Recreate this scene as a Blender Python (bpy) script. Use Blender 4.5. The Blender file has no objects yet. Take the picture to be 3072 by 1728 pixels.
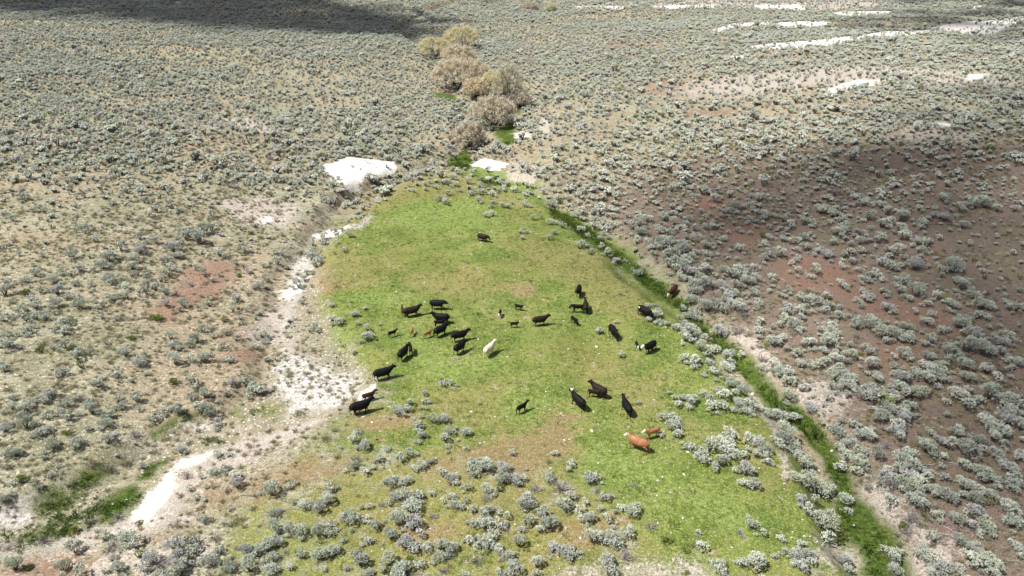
import bpy, math, random
import numpy as np
from mathutils import Vector, Matrix

S = bpy.context.scene
R = math.radians

# ------------------------------------------------------------------ camera, sky, sun, exposure
CAM_H, PITCH, FPX = 38.0, 25.8, 2100.0          # metres up, degrees below the horizon, focal length in photo pixels
cam_d = bpy.data.cameras.new('camera')
cam = bpy.data.objects.new('camera', cam_d)
S.collection.objects.link(cam)
S.camera = cam
cam.location = (0, 0, CAM_H)
cam.rotation_euler = (R(90 - PITCH), 0, 0)
cam_d.sensor_width = 36
cam_d.lens = FPX / 3072 * 36
cam_d.clip_start = 0.5
cam_d.clip_end = 9000

SUN_EL, SUN_AZ = 59.0, 250.0                     # degrees; azimuth clockwise from +Y
world = bpy.data.worlds.new("World")
S.world = world
world.use_nodes = True
nt = world.node_tree
bg = nt.nodes['Background']
sky = nt.nodes.new('ShaderNodeTexSky')
sky.sky_type = 'NISHITA'
sky.sun_disc = False
sky.sun_elevation = R(SUN_EL)
sky.sun_rotation = R(SUN_AZ)
nt.links.new(sky.outputs[0], bg.inputs[0])
bg.inputs[1].default_value = 0.075
sky.air_density = 0.8
sky.dust_density = 3.0
sun_vec = Vector((math.sin(R(SUN_AZ)) * math.cos(R(SUN_EL)), math.cos(R(SUN_AZ)) * math.cos(R(SUN_EL)), math.sin(R(SUN_EL))))
sl = bpy.data.lights.new('sun', 'SUN')
sl.energy = 5.0
sl.angle = R(0.53)
sl.color = (1.0, 0.965, 0.91)
sun = bpy.data.objects.new('sun', sl)
S.collection.objects.link(sun)
sun.rotation_euler = sun_vec.to_track_quat('Z', 'Y').to_euler()
S.view_settings.view_transform = 'Standard'
S.view_settings.look = 'None'
S.view_settings.exposure = 0.41
S.view_settings.gamma = 1
S.view_settings.use_curve_mapping = False
S.render.film_transparent = False

# ------------------------------------------------------------------ helpers
rng = np.random.default_rng(7)
random.seed(7)


def vnoise(x, y, scale, seed=0):
    """smooth value noise 0..1, feature size = scale metres"""
    x = np.asarray(x, float) / scale + 1000.3 + seed * 17.1
    y = np.asarray(y, float) / scale + 1000.7 + seed * 9.7
    xi, yi = np.floor(x).astype(np.int64), np.floor(y).astype(np.int64)
    xf, yf = x - xi, y - yi
    xf, yf = xf * xf * (3 - 2 * xf), yf * yf * (3 - 2 * yf)

    def h(a, b):
        n = (a * 374761393 + b * 668265263 + seed * 982451653) & 0x7fffffff
        n = ((n ^ (n >> 13)) * 1274126177) & 0x7fffffff
        return ((n ^ (n >> 16)) & 0xffff) / 65535.0
    return (h(xi, yi) * (1 - xf) + h(xi + 1, yi) * xf) * (1 - yf) + (h(xi, yi + 1) * (1 - xf) + h(xi + 1, yi + 1) * xf) * yf


def sstep(a, b, x):
    t = np.clip((x - a) / (b - a), 0, 1)
    return t * t * (3 - 2 * t)


cp, sp = math.cos(R(PITCH)), math.sin(R(PITCH))


def ray(px, py):
    """photo pixel -> direction of its line of sight"""
    a = (np.asarray(px, float) - 1536) / FPX
    b = (864 - np.asarray(py, float)) / FPX
    return a, cp + b * sp, -sp + b * cp


def flat_at(px, py):
    dx, dy, dz = ray(px, py)
    t = CAM_H / -dz
    return dx * t, dy * t


def project(x, y, z):
    zz = np.asarray(z) - CAM_H
    f = np.asarray(y) * cp - zz * sp
    u = np.asarray(y) * sp + zz * cp
    return 1536 + FPX * np.asarray(x) / f, 864 - FPX * u / f


# valley edges and gullies, surveyed on the flat valley floor
ditch_px = [(1395, 400), (1410, 470), (1500, 530), (1640, 570), (1740, 640), (1860, 740), (1950, 830), (2040, 900), (2140, 1000),
            (2250, 1110), (2330, 1190), (2440, 1280), (2500, 1380), (2540, 1480), (2620, 1590), (2680, 1728), (2760, 1900)]
ditch_hw = [2.0, 2.0, 2.0, 2.2, 2.4, 2.4, 2.0, 1.3, 1.1, 1.2, 1.4, 1.6, 2.0, 1.9, 2.2, 2.4, 2.4]
ditch_dp = [1.0, 1.0, .9, .9, 1.0, 1.1, 1.2, 1.3, 1.4, 1.5, 1.5, 1.5, 1.5, 1.6, 1.6, 1.6, 1.6]
wash_px = [(1400, 440), (1250, 500), (1120, 545), (1060, 590), (1000, 660), (925, 735), (880, 830), (880, 960), (930, 1110), (850, 1200),
           (700, 1290), (480, 1360), (280, 1500), (100, 1600), (-250, 1700), (-700, 1850)]
wash_hw = [1.5, 2, 2.5, 3, 2, 1.8, 2.2, 3.5, 5, 4.5, 3.5, 3.5, 3.8, 4, 4, 4]
wash_dp = [.8, 1.6, 2.6, 2.2, 1.3, 1.1, 1.0, .9, .9, 1.0, 1.2, 1.4, 1.5, 1.6, 1.6, 1.6]
creek_px = [(1395, 400), (1400, 330), (1480, 300), (1440, 260), (1330, 210), (1290, 150), (1200, 90), (1300, 40), (1420, 10)]
creek_hw = [2, 2.5, 2.5, 3, 3, 3, 4, 5, 6]
creek_dp = [1.2, 1.6, 1.8, 2, 2, 2, 2.5, 3, 3]


def W(pts):
    p = np.array(pts, float)
    return np.stack(flat_at(p[:, 0], p[:, 1]), 1)


GULLIES = [(W(ditch_px), ditch_hw, ditch_dp), (W(wash_px), wash_hw, wash_dp), (W(creek_px), creek_hw, creek_dp)]
dW, wW = W(ditch_px), W(wash_px)
_o = np.argsort(dW[:, 1])
XR = (np.concatenate([dW[_o, 1], [250, 800]]), np.concatenate([dW[_o, 0], [0, 40]]))
_o = np.argsort(wW[:, 1])
XL = (np.concatenate([wW[_o, 1], [250, 800]]), np.concatenate([wW[_o, 0], [-30, -60]]))


def carve(x, y):
    out = np.zeros(np.shape(x))
    for pts, hw, dp in GULLIES:
        best = np.full(np.shape(x), 1e9)
        dep = np.zeros(np.shape(x))
        for i in range(len(pts) - 1):
            a, b = pts[i], pts[i + 1]
            ab = b - a
            t = np.clip(((x - a[0]) * ab[0] + (y - a[1]) * ab[1]) / (ab @ ab), 0, 1)
            d = np.hypot(x - a[0] - t * ab[0], y - a[1] - t * ab[1])
            w_ = hw[i] * (1 - t) + hw[i + 1] * t
            e = d - w_
            m = e < best
            best = np.where(m, e, best)
            dep = np.where(m, dp[i] * (1 - t) + dp[i + 1] * t, dep)
        e = best + (vnoise(x, y, 3.5, 5) - .5) * 1.6
        out = np.maximum(out, dep * (1 - sstep(-.8, 2.2, e)))
    return out


def height(x, y):
    x = np.asarray(x, float)
    y = np.asarray(y, float)
    xr = np.interp(y, *XR)
    xl = np.interp(y, *XL)
    dr = np.maximum(0, x - xr - 5)
    dl = np.maximum(0, xl - x - 9)
    h = 10 * (1 - np.exp(-dr / 75)) + 6 * (1 - np.exp(-dl / 90))
    h = h + 10 * sstep(330, 800, y) + 130 * sstep(1000, 4000, y)
    k = sstep(0, 25, dr + dl)
    h = h + (vnoise(x, y, 70, 1) - .5) * 3.2 * k + (vnoise(x, y, 22, 2) - .5) * (.35 + 1.2 * k) + (vnoise(x, y, 6, 3) - .5) * .28 + (vnoise(x, y, 1.7, 4) - .5) * .09
    near = (y < 620)
    c = np.zeros(np.shape(x))
    if np.ndim(x) == 0:
        return float(h - carve(x, y))
    c[near] = carve(x[near], y[near])
    return h - c


def ground_at(px, py):
    """where the line of sight of a photo pixel meets the terrain (world x, y, z)"""
    px = np.atleast_1d(np.asarray(px, float))
    py = np.atleast_1d(np.asarray(py, float))
    dx, dy, dz = ray(px, py)
    z = np.zeros(px.shape)
    for _ in range(14):
        t = (CAM_H - z) / -dz
        zn = height(dx * t, dy * t)
        z = z + .6 * (zn - z)
    t = (CAM_H - z) / -dz
    x, y = dx * t, dy * t
    return x, y, height(x, y)


def mesh_obj(name, verts, faces, mat=None, parent=None, smooth=False):
    me = bpy.data.meshes.new(name)
    v = np.asarray(verts, np.float32)
    me.from_pydata(v.tolist() if len(v) < 3000 else [tuple(q) for q in v.tolist()], [], faces if isinstance(faces, list) else faces.tolist())
    if smooth:
        me.polygons.foreach_set('use_smooth', [True] * len(me.polygons))
    for m in (mat if isinstance(mat, (list, tuple)) else [mat]):
        if m:
            me.materials.append(m)
    o = bpy.data.objects.new(name, me)
    if parent is not None:
        o.parent = parent
    S.collection.objects.link(o)
    return o


def tag(o, label=None, cat=None, group=None, kind=None):
    if label: o['label'] = label
    if cat: o['category'] = cat
    if group: o['group'] = group
    if kind: o['kind'] = kind
    return o


# ------------------------------------------------------------------ materials
def new_mat(name, rough=.9, spec=.2):
    m = bpy.data.materials.new(name)
    m.use_nodes = True
    b = m.node_tree.nodes['Principled BSDF']
    b.inputs['Roughness'].default_value = rough
    b.inputs['Specular IOR Level'].default_value = spec
    return m, m.node_tree, b


class G:
    """small node-graph writer"""
    def __init__(s, nt):
        s.nt = nt

    def n(s, t, **k):
        q = s.nt.nodes.new(t)
        for a, b in k.items():
            setattr(q, a, b)
        return q

    def l(s, a, b):
        s.nt.links.new(a, b)

    def math(s, op, a, b=None, clamp=False):
        q = s.n('ShaderNodeMath', operation=op, use_clamp=clamp)
        for i, v in enumerate((a, b)):
            if v is None: continue
            if isinstance(v, (int, float)): q.inputs[i].default_value = v
            else: s.l(v, q.inputs[i])
        return q.outputs[0]

    def ramp(s, v, a, b, lo=0., hi=1.):
        q = s.n('ShaderNodeMapRange', interpolation_type='SMOOTHSTEP')
        s.l(v, q.inputs[0])
        for i, w in enumerate((a, b, lo, hi)): q.inputs[i + 1].default_value = w
        return q.outputs[0]

    def noise(s, vec, scale, detail=3, rough=.55, dist=0.):
        q = s.n('ShaderNodeTexNoise')
        s.l(vec, q.inputs['Vector'])
        q.inputs['Scale'].default_value = scale
        q.inputs['Detail'].default_value = detail
        q.inputs['Roughness'].default_value = rough
        q.inputs['Distortion'].default_value = dist
        return q.outputs[0]

    def mix(s, f, a, b, blend='MIX'):
        q = s.n('ShaderNodeMix', data_type='RGBA', blend_type=blend)
        if isinstance(f, (int, float)): q.inputs[0].default_value = f
        else: s.l(f, q.inputs[0])
        for i, v in ((6, a), (7, b)):
            if isinstance(v, tuple): q.inputs[i].default_value = (*v, 1)
            else: s.l(v, q.inputs[i])
        return q.outputs[2]

    def attr(s, name):
        q = s.n('ShaderNodeAttribute')
        q.attribute_name = name
        return q.outputs['Fac']


def leaf_mat(name, cols, trans=.25, var=.25):
    """foliage colour that differs a little from plant to plant"""
    m, nt, b = new_mat(name, .75, .15)
    g = G(nt)
    oi = g.n('ShaderNodeObjectInfo').outputs['Random']
    cr = g.n('ShaderNodeValToRGB')
    g.l(oi, cr.inputs[0])
    el = cr.color_ramp.elements
    el[0].color = (*cols[0], 1)
    el[1].color = (*cols[-1], 1)
    for i, c in enumerate(cols[1:-1]):
        e = el.new((i + 1) / (len(cols) - 1))
        e.color = (*c, 1)
    tc = g.n('ShaderNodeTexCoord').outputs['Object']
    nz = g.noise(tc, 3.5, 2)
    f = g.ramp(nz, .3, .7, 1 - var, 1 + var)
    mm = g.n('ShaderNodeVectorMath', operation='SCALE')
    g.l(cr.outputs[0], mm.inputs[0])
    g.l(f, mm.inputs['Scale'])
    g.l(mm.outputs[0], b.inputs['Base Color'])
    if trans:
        t = g.n('ShaderNodeBsdfTranslucent')
        g.l(mm.outputs[0], t.inputs[0])
        ms = g.n('ShaderNodeMixShader')
        ms.inputs[0].default_value = trans
        g.l(b.outputs[0], ms.inputs[1])
        g.l(t.outputs[0], ms.inputs[2])
        g.l(ms.outputs[0], nt.nodes['Material Output'].inputs[0])
    return m


M_sage = leaf_mat('sage_leaves', [(.52, .56, .47), (.44, .48, .40), (.60, .62, .53), (.46, .49, .37), (.54, .58, .49), (.36, .39, .32), (.52, .52, .50), (.41, .45, .34)], trans=.05)
M_rabbit = leaf_mat('rabbitbrush_leaves', [(.20, .26, .05), (.30, .34, .10), (.16, .20, .06)])
M_bark = leaf_mat('weathered_bark', [(.15, .13, .115), (.20, .18, .16), (.12, .10, .09)], trans=0)
M_dead = leaf_mat('dead_twigs', [(.27, .24, .24), (.33, .30, .29), (.24, .21, .20)], trans=0)
M_wood = leaf_mat('bleached_wood', [(.42, .37, .33), (.50, .46, .42), (.34, .30, .27)], trans=0)
M_scrub = leaf_mat('dry_bunchgrass', [(.34, .30, .17), (.25, .24, .15), (.40, .34, .22), (.22, .23, .14), (.30, .30, .22)])
M_grass = leaf_mat('meadow_grass_blades', [(.12, .18, .035), (.20, .24, .06), (.09, .14, .03), (.28, .28, .10)])
M_pebble = leaf_mat('pale_stones', [(.62, .58, .52), (.5, .46, .4), (.7, .67, .62)], trans=0, var=.15)

# ------------------------------------------------------------------ ground zones (outlines surveyed onto the terrain)
ZONES = {
 # name: list of (feather metres, outline)
 'meadow': [
  (13, [(900, 1390), (1300, 1400), (1650, 1420), (1900, 1600), (1980, 1800), (800, 1800), (820, 1500)]),
  (5.0, [(1150, 600), (1210, 555), (1330, 530), (1440, 545), (1560, 575), (1640, 605), (1740, 690), (1850, 760), (1980, 890), (2060, 970), (2160, 1090),
         (2260, 1190), (2380, 1330), (2450, 1430), (2560, 1600), (2640, 1760), (1980, 1760), (1880, 1620), (1760, 1490), (1600, 1420), (1380, 1420),
         (1150, 1370), (960, 1350), (1010, 1290), (1100, 1230), (1120, 1180), (1090, 1140), (1010, 1060), (940, 960), (930, 880), (960, 830), (985, 720), (1080, 640)]),
  (2.0, [(1400, 480), (1500, 520), (1620, 545), (1600, 585), (1450, 560), (1380, 520)]),
  (2.0, [(1280, 1640), (1500, 1600), (1850, 1640), (1900, 1728), (1300, 1728)]),
  (1.5, [(1030, 1620), (1200, 1560), (1240, 1640), (1100, 1700)]),
  (2.5, [(700, 1215), (900, 1180), (830, 1290), (690, 1290)])],
 'lush': [
  (1.3, [(1645, 622), (1720, 650), (1800, 708), (1900, 780), (1980, 845), (2065, 915), (2060, 945), (1960, 885), (1880, 818), (1780, 740), (1700, 680), (1640, 645)]),
  (1.6, [(20, 1620), (120, 1570), (240, 1530), (330, 1500), (300, 1560), (200, 1610), (80, 1650)]),
  (1.4, [(440, 1300), (560, 1240), (620, 1240), (540, 1290), (470, 1320)]),
  (1.0, [(2050, 900), (2110, 960), (2170, 1010), (2260, 1080), (2290, 1120), (2340, 1180), (2440, 1240), (2510, 1340), (2570, 1480), (2560, 1500), (2500, 1500),
         (2460, 1380), (2400, 1300), (2300, 1215), (2220, 1130), (2150, 1040), (2060, 960)]),
  (1.2, [(2560, 1480), (2620, 1530), (2680, 1600), (2740, 1740), (2600, 1740), (2560, 1640), (2500, 1560), (2490, 1500)]),
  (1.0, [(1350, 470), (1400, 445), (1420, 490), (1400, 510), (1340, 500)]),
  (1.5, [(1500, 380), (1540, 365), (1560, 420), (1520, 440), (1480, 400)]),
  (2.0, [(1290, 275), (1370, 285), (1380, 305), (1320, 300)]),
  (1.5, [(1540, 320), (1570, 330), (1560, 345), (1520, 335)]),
  (1.2, [(1430, 535), (1490, 545), (1490, 560), (1440, 550)]),
  (1.0, [(1460, 520), (1520, 540), (1530, 555), (1470, 535)]),
  (1.6, [(90, 1490), (200, 1460), (300, 1400), (340, 1420), (250, 1480), (230, 1530), (150, 1560), (80, 1530)]),
  (1.4, [(230, 1560), (300, 1490), (420, 1440), (440, 1480), (400, 1530), (330, 1570), (250, 1590)]),
  (1.2, [(430, 1390), (520, 1360), (510, 1400), (430, 1450), (400, 1450)]),
  (1.4, [(60, 1600), (220, 1560), (300, 1580), (200, 1640), (60, 1660), (0, 1650)]),
  (1.4, [(500, 1270), (600, 1235), (590, 1260), (510, 1285)]),
  (1.4, [(620, 1310), (700, 1320), (640, 1340), (580, 1335)]),
  (1.5, [(710, 1230), (800, 1215), (820, 1240), (750, 1260)])],
 'bright': [
  (1.5, [(1400, 478), (1500, 525), (1600, 560), (1655, 612), (1620, 625), (1560, 590), (1470, 560), (1400, 515)]),
  (2.2, [(1640, 625), (1720, 640), (1800, 700), (1900, 760), (1990, 830), (2060, 900), (2060, 960), (2000, 930), (1930, 830), (1880, 790), (1760, 720), (1650, 670)]),
  (3, [(1160, 640), (1250, 600), (1420, 590), (1500, 640), (1480, 690), (1300, 690), (1130, 680)]),
  (3, [(1230, 970), (1330, 1040), (1480, 1060), (1500, 1110), (1360, 1150), (1230, 1100), (1180, 1020)]),
  (2.5, [(1000, 890), (1120, 870), (1230, 880), (1200, 920), (1050, 930)]),
  (2.5, [(1720, 1290), (1800, 1330), (1900, 1370), (2000, 1400), (2080, 1480), (2000, 1520), (1860, 1450), (1740, 1380)]),
  (2.5, [(2000, 1430), (2150, 1480), (2280, 1560), (2260, 1640), (2120, 1560), (2000, 1500)]),
  (2.5, [(1540, 1170), (1640, 1200), (1600, 1260), (1500, 1230)]),
  (2, [(1000, 1000), (1060, 1040), (1050, 1080), (980, 1040)]),
  (2, [(2080, 1040), (2150, 1080), (2140, 1110), (2060, 1070)]),
  (2.5, [(1700, 650), (1760, 690), (1740, 720), (1680, 690)])],
 'olive': [
  (3, [(1120, 560), (1200, 530), (1340, 510), (1460, 525), (1640, 580), (1660, 640), (1500, 620), (1340, 600), (1180, 620), (1060, 680), (1030, 660)]),
  (3, [(940, 740), (1060, 740), (1150, 800), (1100, 870), (980, 880), (930, 850)]),
  (3, [(1550, 700), (1760, 740), (1900, 850), (1960, 960), (1860, 960), (1700, 860), (1560, 790)]),
  (3, [(1180, 820), (1400, 800), (1560, 850), (1500, 890), (1250, 880)]),
  (3, [(1740, 1060), (1900, 1090), (2000, 1200), (2080, 1290), (1980, 1310), (1860, 1200), (1720, 1130)]),
  (3, [(1450, 1130), (1540, 1150), (1530, 1280), (1420, 1300), (1300, 1250), (1250, 1190)]),
  (4, [(880, 1400), (1150, 1400), (1400, 1440), (1700, 1480), (1900, 1640), (1960, 1728), (1000, 1728), (900, 1600)]),
  (3, [(2180, 1250), (2300, 1330), (2420, 1480), (2330, 1480), (2230, 1380), (2150, 1290)])],
 'brown': [
  (2, [(1390, 1330), (1560, 1310), (1640, 1250), (1720, 1260), (1740, 1350), (1660, 1400), (1580, 1430), (1470, 1400), (1330, 1420), (1290, 1380)]),
  (2, [(1080, 1250), (1250, 1230), (1270, 1260), (1150, 1300), (1040, 1300)]),
  (2, [(560, 1480), (700, 1430), (930, 1380), (1060, 1380), (1000, 1440), (760, 1500), (600, 1530)]),
  (2, [(1010, 850), (950, 800), (930, 830), (950, 880), (1000, 880)]),
  (1.5, [(1150, 1590), (1330, 1570), (1380, 1600), (1250, 1650)]),
  (2, [(1680, 1590), (1850, 1560), (1860, 1620), (1720, 1640)]),
  (2, [(1530, 860), (1600, 850), (1620, 880), (1560, 890)])],
 'red': [
  (2.0, [(560, 810), (620, 780), (700, 790), (700, 850), (640, 900), (560, 910), (500, 960), (450, 930), (520, 880)]),
  (1.5, [(640, 1070), (760, 1050), (780, 1080), (680, 1110)]),
  (1.5, [(690, 990), (780, 985), (760, 1010), (680, 1010)]),
  (1.5, [(60, 1660), (240, 1640), (320, 1680), (240, 1728), (0, 1728)]),
  (2.0, [(390, 1610), (560, 1580), (560, 1620), (420, 1640)]),
  (3.0, [(2320, 790), (2420, 760), (2560, 800), (2600, 880), (2760, 910), (2880, 960), (2800, 990), (2600, 950), (2480, 890), (2350, 860)]),
  (3.0, [(2080, 570), (2200, 600), (2160, 660), (2060, 620)]),
  (2.5, [(2150, 690), (2250, 650), (2300, 690), (2220, 740)]),
  (2.5, [(2600, 1040), (2750, 1020), (2720, 1080), (2620, 1100)]),
  (5, [(1560, 150), (1620, 147), (1600, 163), (1555, 165)]),
  (4, [(1560, 190), (1600, 185), (1580, 215), (1540, 212)]),
  (12, [(1960, 230), (2080, 240), (2060, 300), (1920, 290)]),
  (4, [(2060, 330), (2220, 330), (2200, 350), (2050, 345)]),
  (5, [(1780, 133), (2000, 128), (2010, 140), (1790, 142)]),
  (2.0, [(880, 690), (960, 660), (940, 700)])],
 'pale': [   # pinkish pale bare soil
  (1.2, [(600, 1370), (720, 1335), (830, 1300), (950, 1255), (962, 1265), (850, 1315), (740, 1360), (620, 1395)]),
  (.6, [(2250, 1180), (2300, 1230), (2350, 1300), (2370, 1400), (2350, 1440), (2330, 1320), (2260, 1215)]),
  (3.5, [(500, 1400), (700, 1350), (900, 1300), (820, 1370), (620, 1430), (540, 1500), (560, 1560), (420, 1590), (330, 1630), (0, 1670), (0, 1630), (250, 1600), (420, 1550)]),
  (2.0, [(300, 1680), (520, 1640), (640, 1600), (620, 1680), (400, 1728), (280, 1728)]),
  (2.0, [(850, 880), (900, 930), (920, 1040), (820, 1030), (730, 1000), (800, 940)]),
  (2.5, [(430, 1330), (600, 1270), (780, 1250), (820, 1290), (560, 1350), (440, 1370)]),
  (2.0, [(0, 1500), (120, 1520), (80, 1590), (0, 1600)]),
  (1.5, [(210, 1530), (310, 1470), (320, 1490), (240, 1545)]),
  (2.0, [(2180, 1010), (2240, 980), (2290, 1060), (2330, 1170), (2280, 1120), (2210, 1070)]),
  (2.0, [(2380, 1190), (2480, 1150), (2560, 1170), (2540, 1240), (2450, 1270), (2390, 1230)]),
  (1.5, [(2560, 1470), (2640, 1460), (2720, 1540), (2800, 1590), (2760, 1620), (2680, 1580), (2600, 1530)]),
  (2.0, [(2720, 1640), (2850, 1610), (2900, 1640), (2820, 1728), (2730, 1728)]),
  (1.5, [(2480, 1600), (2590, 1680), (2570, 1720), (2440, 1680)]),
  (2.0, [(1950, 1700), (2080, 1690), (2120, 1728), (1700, 1728), (1760, 1700)]),
  (1.5, [(1540, 490), (1620, 500), (1600, 560), (1520, 540)]),
  (11.0, [(2080, 250), (2300, 220), (2500, 190), (2900, 215), (3072, 230), (3072, 260), (2800, 260), (2600, 250), (2400, 270), (2150, 290), (2050, 280)]),
  (3.0, [(2000, 0), (2720, 0), (2700, 26), (2400, 30), (2050, 24), (1700, 22)]),
  (2.5, [(660, 600), (800, 590), (900, 620), (870, 680), (740, 670)]),
  (3, [(50, 400), (220, 410), (200, 430), (60, 425)]),
  (2, [(660, 355), (760, 352), (830, 410), (700, 380)]),
  (2.5, [(2700, 380), (2900, 400), (2900, 420), (2700, 420)]),
  (2, [(1620, 340), (1660, 370), (1640, 420), (1610, 380)])],
 'white': [
  (.9, [(962, 496), (1000, 488), (1040, 470), (1120, 478), (1180, 485), (1192, 505), (1160, 522), (1110, 535), (1075, 545), (1042, 570), (1002, 545), (985, 520)]),
  (1.0, [(1408, 500), (1436, 475), (1480, 478), (1530, 492), (1510, 505), (1470, 512), (1440, 500)]),
  (1.6, [(836, 898), (850, 870), (895, 850), (905, 880), (870, 892)]),
  (.8, [(935, 705), (990, 688), (1060, 680), (1030, 695), (950, 716)]),
  (.8, [(1062, 1218), (1080, 1180), (1125, 1145), (1128, 1165), (1090, 1210)]),
  (.9, [(395, 1545), (440, 1480), (500, 1420), (520, 1385), (600, 1362), (640, 1356), (600, 1390), (540, 1410), (520, 1460), (490, 1510), (450, 1560)]),
  (1.2, [(560, 1270), (620, 1262), (640, 1280), (580, 1290)]),
  (3, [(760, 662), (800, 652), (840, 658), (800, 668)]),
  (2.5, [(1545, 400), (1575, 392), (1600, 412), (1550, 415)]),
  (1.2, [(1560, 325), (1580, 322), (1578, 332)]),
  (2.2, [(1700, 22), (1760, 18), (1900, 20), (1860, 28), (1740, 26)]),
  (2.2, [(1960, 18), (2150, 14), (2150, 22), (1960, 26)]),
  (2.2, [(2260, 16), (2400, 14), (2420, 28), (2280, 28)]),
  (2.2, [(2130, 92), (2200, 70), (2320, 63), (2320, 72), (2230, 82), (2150, 95)]),
  (2.2, [(2340, 66), (2490, 66), (2480, 76), (2400, 82), (2330, 84)]),
  (2.2, [(2500, 38), (2680, 34), (2660, 46), (2520, 50)]),
  (2.2, [(2240, 140), (2330, 128), (2480, 118), (2640, 96), (2840, 84), (2820, 96), (2650, 112), (2500, 136), (2400, 144), (2250, 148)]),
  (2.2, [(2780, 84), (2900, 66), (3072, 48), (3072, 66), (2980, 108), (2900, 104)]),
  (2.2, [(2900, 22), (2950, 15), (2930, 30)]),
  (2.2, [(2170, 168), (2240, 166), (2220, 178), (2180, 178)]),
  (5, [(1420, 120), (1490, 123), (1480, 128), (1420, 126)]),
  (3, [(2470, 270), (2560, 240), (2640, 240), (2620, 256), (2540, 270), (2500, 285)]),
  (2.5, [(2790, 365), (2880, 368), (2870, 382), (2800, 380)]),
  (2.5, [(2720, 368), (2770, 362), (2760, 375)]),
  (3, [(2900, 225), (2960, 222), (2950, 240), (2900, 240)])],
 'track': [   # worn beige strip along the bank
  (1.0, [(520, 1390), (600, 1362), (720, 1330), (830, 1298), (950, 1253), (966, 1262), (850, 1318), (740, 1358), (640, 1385), (560, 1410)]),
  (1.2, [(0, 1640), (150, 1618), (300, 1590), (420, 1545), (440, 1570), (320, 1620), (160, 1650), (0, 1668)]),
  (1.2, [(400, 1560), (520, 1500), (560, 1520), (500, 1580), (420, 1620)]),
  (1.0, [(845, 900), (872, 830), (882, 770), (905, 745), (925, 752), (918, 800), (900, 850), (885, 905)]),
  (1.0, [(930, 715), (990, 688), (1075, 672), (1110, 640), (1120, 650), (1085, 690), (1000, 705), (945, 724)]),
  (.8, [(1630, 345), (1650, 370), (1642, 412), (1630, 412), (1636, 375), (1618, 350)])],
 'gravel': [
  (2.0, [(850, 1050), (900, 1055), (960, 1090), (1070, 1150), (1070, 1190), (960, 1240), (880, 1240), (830, 1200), (825, 1110)]),
  (1.5, [(850, 900), (890, 780), (930, 760), (930, 830), (900, 880), (880, 960), (850, 980)]),
  (1.5, [(0, 1530), (110, 1520), (90, 1580), (0, 1590)])],
 'pebbly': [
  (1.5, [(700, 1200), (860, 1160), (900, 1000), (860, 900), (920, 720), (960, 800), (950, 900), (1000, 1010), (1110, 1130), (1090, 1200), (960, 1270), (760, 1290)]),
  (1.5, [(380, 1370), (600, 1260), (760, 1250), (700, 1320), (520, 1370), (420, 1420), (350, 1440)]),
  (1.5, [(0, 1520), (150, 1520), (330, 1470), (300, 1600), (100, 1650), (0, 1640)])],
 'tip': [   # upper meadow edge where sagebrush creeps onto the grass
  (2, [(1150, 560), (1230, 500), (1330, 490), (1500, 520), (1640, 560), (1680, 600), (1560, 610), (1440, 590), (1330, 570), (1220, 600)]),
  (2, [(940, 700), (1080, 600), (1160, 570), (1170, 600), (1100, 650), (980, 740)]),
  (2, [(1660, 640), (1740, 660), (1850, 740), (1900, 800), (1860, 800), (1760, 720)])],
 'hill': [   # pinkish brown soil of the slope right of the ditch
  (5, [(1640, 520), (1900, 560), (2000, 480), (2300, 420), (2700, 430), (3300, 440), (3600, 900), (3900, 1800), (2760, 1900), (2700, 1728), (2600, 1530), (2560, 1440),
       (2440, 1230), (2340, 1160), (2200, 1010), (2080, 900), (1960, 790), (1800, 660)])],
}
for k in ZONES:
    out = []
    for f, pl in ZONES[k]:
        p = np.array(pl, float)
        x, y, _ = ground_at(p[:, 0], p[:, 1])
        out.append((f, np.stack([x, y], 1)))
    ZONES[k] = out


def sdist(x, y, poly):
    d = np.full(x.shape, 1e9)
    ins = np.zeros(x.shape, bool)
    n = len(poly)
    for i in range(n):
        a, b = poly[i], poly[(i + 1) % n]
        ab = b - a
        t = np.clip(((x - a[0]) * ab[0] + (y - a[1]) * ab[1]) / max(ab @ ab, 1e-9), 0, 1)
        d = np.minimum(d, np.hypot(x - a[0] - t * ab[0], y - a[1] - t * ab[1]))
        c = ((a[1] > y) != (b[1] > y))
        with np.errstate(divide='ignore', invalid='ignore'):
            xi = (b[0] - a[0]) * (y - a[1]) / (b[1] - a[1]) + a[0]
        ins ^= c & (x < xi)
    return np.where(ins, d, -d)


def zone(name, x, y):
    """-1 well outside, 0 on the outline, +1 well inside"""
    out = np.full(x.shape, -1.0)
    for f, p in ZONES[name]:
        lo, hi = p.min(0) - f * 1.2, p.max(0) + f * 1.2
        m = (x > lo[0]) & (x < hi[0]) & (y > lo[1]) & (y < hi[1])
        if m.any():
            out[m] = np.maximum(out[m], np.clip(sdist(x[m], y[m], p) / f, -1, 1))
    return out


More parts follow.
